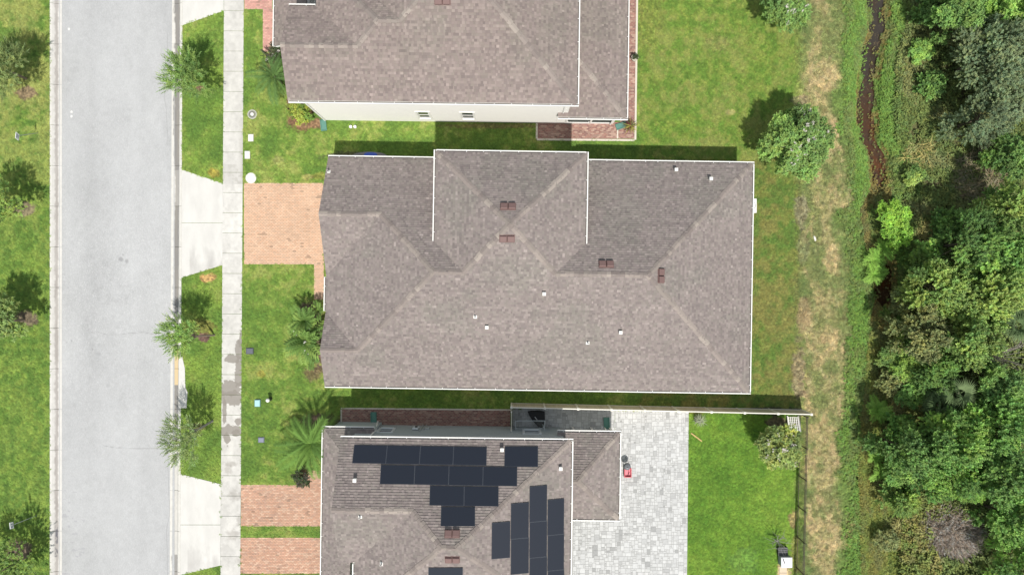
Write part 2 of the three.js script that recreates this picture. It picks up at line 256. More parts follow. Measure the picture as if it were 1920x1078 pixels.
{   // sidewalk: one slab per bay, with damp and mildewed patches
  const root = new THREE.Group(); root.name = 'sidewalk'; root.userData.kind = 'structure'; scene.add(root);
  const damp = [[455, 636, 9, 22], [447, 655, 8, 18], [436, 672, 14, 9], [448, 700, 10, 30], [430, 728, 26, 14], [435, 745, 30, 14], [420, 770, 4, 30], [430, 806, 30, 10], [446, 790, 6, 8], [425, 822, 6, 12], [441, 812, 9, 7], [440, 928, 16, 12], [447, 975, 7, 14], [436, 1002, 14, 12], [447, 1050, 8, 10], [432, 870, 20, 6], [425, 880, 10, 12]];
  const map = texture(96, 2048, (s, t) => {
    const v = t * 1300 - 110, u = walkW(v) + s * WALK, n = fbm(s * 6, t * 210, 4, 4), big = fbm(s * 2, t * 34, 6, 3), f = hash(s * 96, t * 2048, 2); let a = 0.52 + (n - 0.5) * 0.17 + (big - 0.5) * 0.14 + (f - 0.5) * 0.05; let c = [a, a * 0.985, a * 0.955];
    if (v > 345 && v < 500) c = c.map((k) => k * 1.06);
    for (const [x, y, p, q] of damp) { const d = Math.hypot((u - x) / p, (v - y) / q) + (n - 0.5) * 0.9; c = mix3(c, [0.235, 0.215, 0.195], 0.85 * (v > 850 ? 0.5 : 1) * step(v > 850 ? 1.15 : 1.03, v > 850 ? 0.3 : 0.93, d)); }
    if (v > 220 && v < 345) c = mix3(c, [0.33, 0.32, 0.3], 0.5 * step(0.72, 1, s + (n - 0.5) * 0.5)); if (v > 308 && v < 345) c = mix3(c, [0.36, 0.35, 0.33], 0.6 * step(0.4, 0.7, n));
    return A8(c);
  });
  const mat = new THREE.MeshStandardMaterial({ map, roughness: 0.92 });
  for (let k = -14; k < 42; k++) {
    const v0 = 20 + (k - 0) * 37.9 - 0.16 * 0, v1 = v0 + 37.9, g = slab(WALK / SCALE, 0.33, 37.9 / SCALE - 0.022, 0.008), p = g.attributes.position, uv = g.attributes.uv, cx = GX(walkW((v0 + v1) / 2) + WALK / 2), cz = GZ((v0 + v1) / 2);
    for (let i = 0; i < p.count; i++) uv.setXY(i, p.getX(i) / (WALK / SCALE) + 0.5, ((p.getZ(i) + cz) * SCALE + 539 + 110) / 1300);
    const m = part('paving_slab', g, mat, root); m.position.set(cx, -0.3 + (hash(k, 3) - 0.5) * 0.012, cz); m.rotation.y = -0.0061;
  }
}
function apron(name, label_, slabs, seed, stain) {
  const root = new THREE.Group(); root.name = numbered(name); root.userData.kind = 'structure'; scene.add(root);
  const map = texture(256, 256, (s, t) => { const n = fbm(s * 7, t * 7, seed, 4), f = hash(s * 256, t * 256, seed); let a = 0.57 + (n - 0.5) * 0.12 + (f - 0.5) * 0.04; let c = [a, a * 0.99, a * 0.965]; if (stain) { const d = Math.abs(t - 0.88) * 7 + (n - 0.5) * 2.4; if (d < 1 && s > 0.2) c = mix3(c, [0.42, 0.41, 0.4], 0.55 * (1 - d)); } return A8(c); });
  const vs = slabs.flat().map((p) => p[1]), us = slabs.flat().map((p) => p[0]), [u0, u1, v0, v1] = [Math.min(...us), Math.max(...us), Math.min(...vs), Math.max(...vs)];
  const mat = new THREE.MeshStandardMaterial({ map, roughness: 0.92 });
  for (const s of slabs) { const g = polygonSlab(s.map(([u, v]) => [GX(u), GZ(v)]), -0.3, 0.02), p = g.attributes.position, uv = g.attributes.uv; for (let i = 0; i < p.count; i++) uv.setXY(i, (p.getX(i) * SCALE + 960 - u0) / (u1 - u0), (p.getZ(i) * SCALE + 539 - v0) / (v1 - v0)); part('concrete_slab', g, mat, root); }
}
apron('driveway_apron', '', [[[340, -130], [418.8, -100], [418.8, -54], [340, -54]], [[340, -53.4], [418.8, -53.4], [418.8, 20], [340, 48]]], 3);
apron('driveway_apron', '', [[[339.6, 318], [417, 344], [416.7, 417.7], [339.3, 417.7]], [[339.3, 418.3], [416.7, 418.3], [416.2, 497], [339, 521]]], 5, true);
apron('driveway_apron', '', [[[336.2, 888.5], [413.6, 908], [413, 983.7], [335.6, 983.7]], [[335.6, 984.4], [413, 984.4], [412.5, 1060], [335, 1079]]], 7, true);
{
  const t = thing('storm_drain_top', 'irregular white concrete drain slab behind the east kerb', 'drain', [GX(341), 0, GZ(714)]);
  const pts = [[335.5, 662], [341, 668], [346, 690], [347, 727], [351, 735], [349, 765], [335.5, 765]].map(([u, v]) => [GX(u) - GX(341), GZ(v) - GZ(714)]);
  part('concrete_slab', polygonSlab(pts, -0.3, 0.05), new THREE.MeshStandardMaterial({ map: concrete(12), roughness: 0.92 }), t);
}

// ---------------------------------------------------------------- block paving
const vcol = new THREE.MeshStandardMaterial({ vertexColors: true, roughness: 0.9 });
function pushBrick(pos, col, x0, x1, z0, z1, y, c, ch = 0.008) {
  const B = [[x0, 0, z0], [x1, 0, z0], [x1, 0, z1], [x0, 0, z1]].map(([x, , z]) => [x, y - 0.04, z]), T = [[x0 + ch, y, z0 + ch], [x1 - ch, y, z0 + ch], [x1 - ch, y, z1 - ch], [x0 + ch, y, z1 - ch]];
  const q = (a, b, d, e) => { for (const v of [a, b, d, a, d, e]) { pos.push(...v); col.push(...c); } };
  for (let k = 0; k < 4; k++) { const n = (k + 1) % 4; q(B[n], B[k], T[k], T[n]); } q(T[3], T[2], T[1], T[0]);
}
function brickPaving(name, rects, palette, seed, edges = []) {
  const root = new THREE.Group(); root.name = numbered(name); root.userData.kind = 'structure'; scene.add(root); const rnd = rngOf(seed), base = [], pos = [], col = [], bw = 0.23, bd = 0.115;
  for (const [u0, v0, u1, v1] of rects) {
    const [x0, z0, x1, z1] = [GX(u0), GZ(v0), GX(u1), GZ(v1)]; base.push(box(x1 - x0, 0.1, z1 - z0, (x0 + x1) / 2, -0.047, (z0 + z1) / 2));
    let row = 0; for (let z = z0; z < z1 - 0.03; z += bd, row++) for (let x = x0 - (row % 2) * bw / 2; x < x1 - 0.02; x += bw) {
      const a = Math.max(x, x0) + 0.004, b = Math.min(x + bw, x1) - 0.004, e = Math.min(z + bd, z1) - 0.004; if (b - a < 0.03) continue;
      let c = palette[Math.floor(rnd() * palette.length)]; const k = (0.91 + 0.18 * rnd()) * (0.88 + 0.24 * fbm(x * 0.7, z * 0.7, seed, 3)); c = c.map((t) => t * k);
      if (noise(x * 2.2, z * 2.2, seed + 5) > 0.86 && noise(x * 6, z * 6, seed + 9) > 0.5) c = mix3(c, [0.16, 0.11, 0.08], 0.5);
      pushBrick(pos, col, a, b, z + 0.004, e, 0.022 + (rnd() - 0.5) * 0.006, c);
    }
  }
  part('joint_sand', merge(base), std([0.4, 0.34, 0.27], 1), root); part('paving_bricks', tris(pos, col), vcol, root, 'stuff');
  const em = std([0.62, 0.57, 0.5], 0.95);
  for (const [a, b, c, d, w = 0.14] of edges) { const p = [GX(a), 0.0, GZ(b)], q = [GX(c), 0.0, GZ(d)]; part('edging', beam(p, q, w, 0.09), em, root); }
}
const peach = [[0.6, 0.395, 0.275], [0.62, 0.415, 0.295], [0.6, 0.38, 0.26], [0.57, 0.385, 0.275]], salmon = [[0.5, 0.29, 0.205], [0.54, 0.33, 0.235], [0.52, 0.305, 0.22], [0.58, 0.39, 0.29], [0.46, 0.285, 0.215]], brickRed = [[0.3, 0.15, 0.13], [0.36, 0.19, 0.16], [0.33, 0.2, 0.17], [0.25, 0.13, 0.12], [0.44, 0.29, 0.24]], rose = [[0.55, 0.29, 0.25], [0.6, 0.34, 0.29], [0.52, 0.27, 0.24]];
brickPaving('brick_driveway', [[456.5, 343, 607, 495.5], [588, 495.5, 607, 562]], peach, 11);
brickPaving('brick_driveway', [[451, 909, 604, 987], [450, 1008, 604, 1076], [577, 882, 604, 909]], salmon, 12);
brickPaving('brick_driveway', [[457.5, -130, 510, 17], [492, 17, 512, 97]], rose, 13);
brickPaving('brick_path', [[1163, -60, 1193, 230], [1008, 229, 1190, 260]], brickRed, 14, [[1195.5, -60, 1191.5, 262], [1006.5, 261.5, 1190, 263], [1006.5, 231, 1006.5, 260], [1158, 232, 1158, 260, 0.1]]);
brickPaving('brick_path', [[641, 767, 957, 803]], brickRed.map((c) => c.map((x) => x * 0.85)), 15, [[639, 765.5, 958, 768.5, 0.1], [639.5, 768, 639.5, 800, 0.1]]);
{   // pale random-size stone patio
  const root = new THREE.Group(); root.name = 'stone_patio'; root.userData.kind = 'structure'; scene.add(root); root.position.set(GX(1292), 0, GZ(770)); root.rotation.y = -0.011;
  const rnd = rngOf(77), cell = 0.132, nx = 100, nz = 108, used = new Uint8Array(nx * nz), pieces = [];
  const W = (i, j) => [1292 - (i + 0.5) * cell * SCALE, 770 + (j + 0.5) * cell * SCALE];   // grid runs west and south from the north-east corner
  const open = (i, j) => { if (i >= nx || j >= nz || used[j * nx + i]) return false; const [u, v] = W(i, j); return !(u < 1078 && v > 806) && !(u < 1158 && v > 812 && v < 958) ; };
  for (let j = 0; j < nz; j++) for (let i = 0; i < nx; i++) {
    if (!open(i, j)) continue; const opts = [[1, 1], [2, 1], [1, 2], [2, 2], [2, 2], [3, 2], [2, 3], [3, 3]], start = Math.floor(rnd() * opts.length);
    let w = 1, h = 1; for (let k = 0; k < opts.length; k++) { const [a, b] = opts[(start + k) % opts.length]; let ok = true; for (let q = 0; q < b && ok; q++) for (let p = 0; p < a && ok; p++) ok = open(i + p, j + q); if (ok) { w = a; h = b; break; } }
    for (let q = 0; q < h; q++) for (let p = 0; p < w; p++) used[(j + q) * nx + i + p] = 1;
    const [u, v] = W(i + w / 2 - 0.5, j + h / 2 - 0.5), hidden = u < 1168 && v > 780 && v < 975 && u < 1075 + 93; pieces.push({ i, j, w, h, a: w * h * (hidden ? 0.2 : u < 1152 && v < 806 ? 0.8 : 1), t: rnd(), k: rnd(), y: rnd() });
  }
  pieces.sort((a, b) => b.a - a.a || b.k - a.k);
  const tones = [0.55, 0.525, 0.495, 0.58, 0.455, 0.41, 0.34], pickTone = (t) => t < 0.26 ? 0 : t < 0.48 ? 1 : t < 0.66 ? 2 : t < 0.8 ? 3 : t < 0.9 ? 4 : t < 0.97 ? 5 : 6;
  const grain = [3, 4, 5, 6].map((s) => texture(64, 64, (a, b) => { const n = fbm(a * 6, b * 6, s, 3), f = hash(a * 64, b * 64, s); const k = 0.84 + 0.22 * n + 0.1 * (f - 0.5); return A8([k, k, k]); }));
  const mats = tones.map((t, n) => std([t * 0.985, t, t * 1.015], 0.88, { map: grain[n % 4] })), geos = new Map(), pos = [], col = [];
  pieces.forEach((p, n) => {
    const W0 = p.w * cell - 0.012, D0 = p.h * cell - 0.012, x = -(p.i + p.w / 2) * cell, z = (p.j + p.h / 2) * cell, y = 0.022 + (p.y - 0.5) * 0.008, tone = pickTone(p.t);
    if (n < 300) { const key = p.w + 'x' + p.h; if (!geos.has(key)) geos.set(key, slab(W0, 0.06, D0, 0.01)); const m = part('paving_stone', geos.get(key), mats[tone], root); m.position.set(x, y - 0.06, z); }
    else pushBrick(pos, col, x - W0 / 2, x + W0 / 2, z - D0 / 2, z + D0 / 2, y, [tones[tone] * 0.95 * 0.985, tones[tone] * 0.95, tones[tone] * 0.96], 0.01);
  });
  part('small_paving_stones', tris(pos, col), vcol, root, 'stuff');
  part('joint_bed', merge([box(5.5, 0.08, 14.3, -2.75, -0.03, 7.15), box(7.7, 0.08, 1.7, -9.4, -0.031, 0.75), box(3.3, 0.08, 6.9, -7.1, -0.032, 10.7)]), std([0.34, 0.34, 0.34], 1), root);
}

// ---------------------------------------------------------------- houses
const M = {
  troughTone: std([0.16, 0.145, 0.135], 0.95), white: std([0.78, 0.78, 0.77], 0.5), stuccoWhite: std([0.82, 0.815, 0.8], 0.95), stuccoGrey: std([0.38, 0.43, 0.45], 0.95), stuccoSand: std([0.6, 0.56, 0.5], 0.95), deck: std([0.12, 0.1, 0.095], 1),
  glass: new THREE.MeshStandardMaterial({ color: new THREE.Color().setRGB(0.03, 0.04, 0.045), roughness: 0.06 }), trimGrey: std([0.62, 0.66, 0.68], 0.7), vent: std([0.17, 0.105, 0.1], 0.7), ventDark: std([0.035, 0.03, 0.03], 0.8), pipe: std([0.75, 0.75, 0.73], 0.55), screen: std([0.045, 0.06, 0.055], 0.9),
  meter: std([0.42, 0.45, 0.45], 0.5), splash: std([0.1, 0.24, 0.2], 0.75), panel: new THREE.MeshPhysicalMaterial({ color: new THREE.Color().setRGB(0.016, 0.021, 0.034), roughness: 0.5, specularIntensity: 0.6 }), panelFrame: std([0.06, 0.07, 0.09], 0.5), black: std([0.02, 0.02, 0.022], 0.7),
};
{ const bump = texture(256, 256, (s, t) => { const k = 255 * (0.5 * hash(s * 256, t * 256, 4) + 0.5 * fbm(s * 40, t * 40, 2, 2)); return [k, k, k]; }, false); for (const m of [M.stuccoWhite, M.stuccoGrey, M.stuccoSand]) { m.bumpMap = bump; m.bumpScale = 0.006; } }
const tabTones = [[0.236, 0.2, 0.186], [0.254, 0.214, 0.199], [0.214, 0.18, 0.169], [0.243, 0.21, 0.19], [0.2, 0.17, 0.16], [0.272, 0.232, 0.214], [0.228, 0.2, 0.18]];
const shingleMat = new THREE.MeshStandardMaterial({ vertexColors: true, roughness: 0.97 });
function clipPoly(poly, a, b, keep) {   // poly of [u, v]; keep the side of line a*u + b*v <= keep
  const out = []; for (let i = 0; i < poly.length; i++) { const p = poly[i], q = poly[(i + 1) % poly.length], dp = a * p[0] + b * p[1] - keep, dq = a * q[0] + b * q[1] - keep; if (dp <= 0) out.push(p); if ((dp < 0 && dq > 0) || (dp > 0 && dq < 0)) { const t = dp / (dp - dq); out.push([p[0] + (q[0] - p[0]) * t, p[1] + (q[1] - p[1]) * t]); } }
  return out;
}
function shingles(face, y0, seed, tint, pos, col) {
  const V = face.map((p) => new THREE.Vector3(...p)), n = new THREE.Vector3(); for (let i = 1; i + 1 < V.length; i++) n.add(V[i].clone().sub(V[0]).cross(V[i + 1].clone().sub(V[0]))); n.normalize(); if (n.y < 0) { n.negate(); V.reverse(); }
  const g = new THREE.Vector3(0, 1, 0).addScaledVector(n, -n.y).normalize(), u = g.clone().cross(n).normalize(), d0 = V[0].dot(n), ku = Math.sign(u.x + u.z * 0.5) || 1;
  const origin = n.clone().multiplyScalar(d0); { const k = (y0 - origin.y) / g.y; origin.addScaledVector(g, k); }
  const P2 = V.map((p) => { const q = p.clone().sub(origin); return [q.dot(u), q.dot(g)]; });
  let area = 0; for (let i = 0; i < P2.length; i++) { const a = P2[i], b = P2[(i + 1) % P2.length]; area += a[0] * b[1] - b[0] * a[1]; } if (area < 0) P2.reverse();
  const us = P2.map((p) => p[0]), vs = P2.map((p) => p[1]), [uA, uB, vA, vB] = [Math.min(...us), Math.max(...us), Math.min(...vs), Math.max(...vs)], EX = 0.172, TW = 0.165;
  const edges = P2.map((a, i) => { const b = P2[(i + 1) % P2.length]; return [b[1] - a[1], a[0] - b[0], (b[1] - a[1]) * a[0] + (a[0] - b[0]) * a[1]]; });
  const at = ([a, b], h) => [origin.x + u.x * a + g.x * b + n.x * h, origin.y + u.y * a + g.y * b + n.y * h, origin.z + u.z * a + g.z * b + n.z * h];
  for (let i = Math.floor(vA / EX); i <= Math.ceil(vB / EX); i++) for (let j = Math.floor(uA / TW) - 1; j <= Math.ceil(uB / TW) + 1; j++) {
    const off = hash(i, 7, seed) * TW, l = j * TW + off + (hash(i, j, seed) - 0.5) * 0.11, r = (j + 1) * TW + off + (hash(i, j + 1, seed) - 0.5) * 0.11; let q = [[l, i * EX], [r, i * EX], [r, (i + 1) * EX], [l, (i + 1) * EX]];
    if (r < uA || l > uB) continue; for (const e of edges) { if (q.length < 3) break; q = clipPoly(q, e[0], e[1], e[2]); } if (q.length < 3) continue;
    const thick = 0.02 + (hash(i, j, seed + 2) > 0.45 ? 0.014 : 0) + hash(i, j, seed + 4) * 0.004, lift = (p) => 0.004 + thick * (1 - (p[1] - i * EX) / EX);
    const c3 = at(q[0], 0), patch = fbm(c3[0] * 0.22, c3[2] * 0.22, 50 + tint, 3), moss = step(0.56, 0.72, fbm(c3[0] * 0.35 + 9, c3[2] * 0.35, 61 + tint, 3)); let c = tabTones[Math.floor(hash(i, j, seed + 9) * tabTones.length)]; const k = 0.97 * (0.9 + 0.2 * hash(i, j, seed + 11)) * (0.95 + 0.1 * patch) * (hash(i, j, seed + 12) > 0.965 ? 1.22 : 1) * (0.96 + 0.08 * hash(i, 3, seed)); c = [c[0] * k * 0.98, c[1] * k * 0.995, c[2] * k * 1.035]; c = mix3(c, [c[0] * 0.93, c[1] * 0.97, c[2] * 0.94], moss * 0.8);
    if (tint === 2) c = [c[0] * 1.03, c[1] * 0.99, c[2] * 0.97];
    for (let t = 1; t + 1 < q.length; t++) for (const p of [q[0], q[t], q[t + 1]]) { pos.push(...at(p, lift(p))); col.push(...c); }
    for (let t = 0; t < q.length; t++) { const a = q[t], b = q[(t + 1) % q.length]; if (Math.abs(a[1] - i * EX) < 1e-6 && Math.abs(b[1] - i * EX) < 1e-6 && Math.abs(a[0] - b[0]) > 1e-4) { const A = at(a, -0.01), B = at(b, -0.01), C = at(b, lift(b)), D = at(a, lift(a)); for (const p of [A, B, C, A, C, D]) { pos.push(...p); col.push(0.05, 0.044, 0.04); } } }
  }
}
function capGeometry(bend, len) {
  const w = 0.185, c = Math.cos(bend) * w, s = -Math.sin(bend) * w, t = 0.02, h0 = 0.045, h1 = 0.024, p = [], q = (a, b, d, e) => { for (const v of [a, b, d, a, d, e]) p.push(...v); };
  const row = (x, h) => [[x, h + s, -c], [x, h, 0], [x, h + s, c]], A = row(0, h0), B = row(len, h1), A2 = row(0, h0 - t), B2 = row(len, h1 - t);
  for (let k = 0; k < 2; k++) { q(A[k], A[k + 1], B[k + 1], B[k]); q(A2[k + 1], A2[k], A[k], A[k + 1]); q(B[k], B[k + 1], B2[k + 1], B2[k]); } q(A2[0], A[0], B[0], B2[0]); q(A[2], A2[2], B2[2], B[2]);
  return tris(p);
}
const capLen = 0.36, capGeos = { ridge: capGeometry(0.44, capLen), hip: capGeometry(0.29, capLen) };
const capMats = [[0.23, 0.197, 0.184], [0.26, 0.223, 0.207], [0.285, 0.247, 0.226], [0.2, 0.17, 0.16], [0.24, 0.21, 0.192], [0.315, 0.277, 0.25], [0.22, 0.19, 0.178]].map((c) => std(c, 0.97));
function caps(roof, p, q, seed) {   // p is the lower end
  const a = new THREE.Vector3(...p), b = new THREE.Vector3(...q), d = b.clone().sub(a), l = d.length(); d.normalize(); const hip = Math.abs(d.y) > 0.05, ex = 0.3, n = Math.max(1, Math.round(l / ex)), e = l / n;
  const side = new THREE.Vector3(0, 1, 0).cross(d).normalize().negate(), up = side.clone().cross(d).normalize(); if (up.y < 0) { up.negate(); } const basis = new THREE.Matrix4().makeBasis(d, up, d.clone().cross(up)); const basisZ = d.clone().cross(up); let tone = 0;
  for (let k = 0; k < n; k++) { if (hash(k, seed, 1) < 0.7) tone = Math.floor(hash(k, seed, 2) * capMats.length * 0.999); const m = part('ridge_cap', capGeos[hip ? 'hip' : 'ridge'], capMats[tone], roof); m.position.copy(a).addScaledVector(d, k * e).addScaledVector(basisZ, (hash(k, seed, 5) - 0.5) * 0.05); m.quaternion.setFromRotationMatrix(basis); }
}
function gutter(house, p, q, out, seed = 0) {   // p, q: eave ends; out: unit [x, z] away from the roof
  const w = 0.17, h = 0.11, a = new THREE.Vector3(...p), b = new THREE.Vector3(...q), mid = a.clone().add(b).multiplyScalar(0.5), l = a.distanceTo(b), alongX = Math.abs(a.x - b.x) > Math.abs(a.z - b.z);
  const B = (ww, hh, o, y, ll = l, s = 0) => alongX ? box(ll, hh, ww, s, y, out[1] * o) : box(ww, hh, ll, out[0] * o, y, s);
  const g = part('gutter', merge([B(0.012, h, 0.006, -h / 2), B(w, 0.01, w / 2, -h), B(0.014, h + 0.01, w - 0.007, -h / 2 + 0.004), B(0.07, 0.014, w - 0.036, 0.006), B(w - 0.03, h - 0.01, w / 2 - 0.005, -h / 2 - 0.004, 0.012, l / 2 - 0.006), B(w - 0.03, h - 0.01, w / 2 - 0.005, -h / 2 - 0.004, 0.012, -l / 2 + 0.006)]), M.white, house);
  part('trough', B(w - 0.05, 0.012, w / 2 - 0.01, -h + 0.045, l - 0.03), M.troughTone, g);  // dark grey-brown strip along the inside of the white gutter
  g.position.copy(mid); g.position.y -= 0.015;
  const n = Math.max(1, Math.round(l / 1.25)); for (let k = 0; k < n; k++) { const s = (k + 0.5 + (hash(k, seed, 3) - 0.5) * 0.3) / n * l - l / 2; part('hanger', B(w - 0.05, 0.012, w / 2, -0.006, 0.035, s), M.white, g); }
  return g;
}
function downspout(house, pts) { const g = []; for (let i = 0; i + 1 < pts.length; i++) g.push(beam(pts[i], pts[i + 1], 0.085, 0.085)); return part('downspout', merge(g), M.white, house); }
// vertical wall from a to b (local x, z), heights y0..y1, openings [s0, s1, h0, h1] along it; outward side is on the left when walking a -> b seen from above
function wall(house, a, b, y0, y1, mat, openings = [], top) {
  const dx = b[0] - a[0], dz = b[1] - a[1], l = Math.hypot(dx, dz), s = new THREE.Shape(top ? [new THREE.Vector2(0, y0), new THREE.Vector2(l, y0), ...top.map(([x, y]) => new THREE.Vector2(x, y))] : [new THREE.Vector2(0, y0), new THREE.Vector2(l, y0), new THREE.Vector2(l, y1), new THREE.Vector2(0, y1)]);
  for (const [s0, s1, h0, h1] of openings) { const h = new THREE.Path(); h.moveTo(s0, h0); h.lineTo(s0, h1); h.lineTo(s1, h1); h.lineTo(s1, h0); h.closePath(); s.holes.push(h); }
  const g = new THREE.ExtrudeGeometry(s, { depth: 0.2, bevelEnabled: false }); const m = part('wall', g, mat, house); m.position.set(a[0], 0, a[1]); m.rotation.y = Math.atan2(-dz, dx); return m;
}
function windowIn(house, a, b, open, trim, frameMat) {   // same line and opening as wall()
  const dx = b[0] - a[0], dz = b[1] - a[1], [s0, s1, h0, h1] = open, w = new THREE.Group(); w.name = 'window'; house.add(w); w.position.set(a[0], 0, a[1]); w.rotation.y = Math.atan2(-dz, dx);
  const cx = (s0 + s1) / 2, W = s1 - s0, cy = (h0 + h1) / 2, Hh = h1 - h0, z = 0.2;
  part('frame', merge([box(0.05, Hh, 0.06, s0 + 0.03, cy, z - 0.04), box(0.05, Hh, 0.06, s1 - 0.03, cy, z - 0.04), box(W - 0.12, 0.06, 0.08, cx, h0 + 0.03, z - 0.04), box(W - 0.12, 0.06, 0.08, cx, h1 - 0.03, z - 0.04), box(W - 0.12, 0.06, 0.08, cx, cy, z - 0.035)]), frameMat, w);
  for (const k of [0, 1]) part('pane', box(W - 0.12, Hh / 2 - 0.09, 0.02, cx, h0 + Hh * (0.25 + 0.5 * k), z - 0.03), M.glass, w);
  if (trim) part('trim', merge([box(0.13, Hh + 0.26, 0.05, s0 - 0.065, cy, z + 0.022), box(0.13, Hh + 0.26, 0.05, s1 + 0.065, cy, z + 0.022), box(W, 0.13, 0.05, cx, h1 + 0.065, z + 0.022)]), frameMat, w);
  part('sill', box(W, 0.13, 0.09, cx, h0 - 0.065, z + 0.042), frameMat, w);
}
function planarRoof(house, faces, y0of, tint, seed) {
  const pos = [], col = [], deck = []; faces.forEach((f, k) => { shingles(f, y0of(f), seed + (f.seed || k), tint, pos, col); let up = f; const a = new THREE.Vector3(...f[0]), b = new THREE.Vector3(...f[1]), c = new THREE.Vector3(...f[2]); if (b.sub(a).cross(c.sub(a)).y < 0) up = [...f].reverse(); for (let t = 1; t + 1 < up.length; t++) for (const p of [up[0], up[t], up[t + 1]]) deck.push(p[0], p[1] - 0.012, p[2]); for (let t = 1; t + 1 < up.length; t++) for (const p of [up[0], up[t + 1], up[t]]) deck.push(p[0], p[1] - 0.1, p[2]); });
  const roof = part('roof', tris(deck), M.deck, house); part('shingles', tris(pos, col), shingleMat, roof, 'stuff'); return roof;
}
const F = (fn, pts, seed) => { const f = pts.map(([x, z]) => [x, fn(x, z), z]); f.seed = seed; return f; };
// a survey point seen on a sloping plane (local height function) of a house -> local x, y, z
function onPlane(house, u, v, fn) { let h = 5; const q = new THREE.Vector3(); for (let k = 0; k < 14; k++) { q.set(...P(u, v, h)); q.sub(house.position).applyAxisAngle(UPV, -house.rotation.y); h = fn(q.x, q.z); } return [q.x, h, q.z]; }
const slopeQuat = (fn, x, z) => { const e = 0.01, n = new THREE.Vector3(-(fn(x + e, z) - fn(x - e, z)) / (2 * e), 1, -(fn(x, z + e) - fn(x, z - e)) / (2 * e)).normalize(); const g = new THREE.Vector3(0, 1, 0).addScaledVector(n, -n.y).normalize(); return new THREE.Quaternion().setFromRotationMatrix(new THREE.Matrix4().makeBasis(g.clone().negate().cross(n).negate(), n, g.clone().negate())); };
function roofVent(house, u, v, fn, w = 0.44, turnq) {   // brown box vent: hood, dark throat
  const p = onPlane(house, u, v, fn), g = new THREE.Group(); g.name = 'roof_vent'; house.add(g); g.position.set(...p); g.quaternion.copy(slopeQuat(fn, p[0], p[2]));
  part('hood', merge([slab(w, 0.16, 0.42, 0.03).translate(0, 0.03, 0), box(w + 0.06, 0.03, 0.52, 0, 0.03, 0)]), M.vent, g); part('throat', box(w - 0.08, 0.08, 0.03, 0, 0.1, 0.215), M.ventDark, g);
}
function ventPipe(house, u, v, fn, r = 0.06, h = 0.32) {
  const p = onPlane(house, u, v, fn), g = new THREE.Group(); g.name = 'vent_pipe'; house.add(g); g.position.set(...p); const c = new THREE.CylinderGeometry(r, r, h, 12); c.translate(0, h / 2, 0); const cap = new THREE.CylinderGeometry(r * 0.7, r * 0.7, 0.01, 12); cap.translate(0, h + 0.002, 0);
  part('pipe', c, M.pipe, g); part('bore', cap, M.ventDark, g); const fl = part('flashing', slab(r * 4, 0.02, r * 4, 0.008), M.pipe, g); fl.quaternion.copy(slopeQuat(fn, p[0], p[2])); fl.position.y = 0.02;
}
function skylightPipe(house, u, v, fn) {   // square white plumbing vent
  const p = onPlane(house, u, v, fn), g = new THREE.Group(); g.name = 'vent_pipe'; house.add(g); g.position.set(...p); part('pipe', merge([box(0.2, 0.26, 0.2, 0, 0.13, 0), slab(0.24, 0.05, 0.24, 0.02).translate(0, 0.26, 0)]), M.pipe, g);
}
function solarPanel(house, c00, c10, c11, c01, fn) {   // survey corners: upper left, upper right, lower right, lower left
  const q = [c00, c10, c11, c01].map(([u, v]) => new THREE.Vector3(...onPlane(house, u, v, fn))), c = q.reduce((a, b) => a.add(b), new THREE.Vector3()).multiplyScalar(0.25), ex = q[1].clone().sub(q[0]), n = q[3].clone().sub(q[0]).cross(ex).normalize(); if (n.y < 0) n.negate();
  const quad = (inset, h0, h1) => { const T = q.map((p) => p.clone().lerp(c, inset).addScaledVector(n, h1).sub(c)), B = q.map((p) => p.clone().lerp(c, inset).addScaledVector(n, h0).sub(c)), pos = [], f = (a, b, d, e) => { for (const v of [a, b, d, a, d, e]) pos.push(v.x, v.y, v.z); }; f(T[3], T[2], T[1], T[0]); f(B[0], B[1], B[2], B[3]); for (let k = 0; k < 4; k++) { const m = (k + 1) % 4; f(B[k], T[k], T[m], B[m]); } const g = tris(pos); return g; };
  const g = new THREE.Group(); g.name = 'solar_panel'; g.position.copy(c); house.add(g); part('frame', quad(0.004, 0.04, 0.085), M.panelFrame, g); part('glass_face', quad(0.022, 0.05, 0.092), M.panel, g);
}
function soffit(house, pts, y, mat) { part('soffit', polygonSlab(pts, y - 0.14, y - 0.115), mat, house); }
function fascia(house, p, q) { p = [p[0] + 0.07, p[1] - 0.04, p[2]]; q = [q[0] + 0.07, q[1] - 0.04, q[2]]; part('fascia', beam(p, q, 0.03, 0.16), M.white, house); }

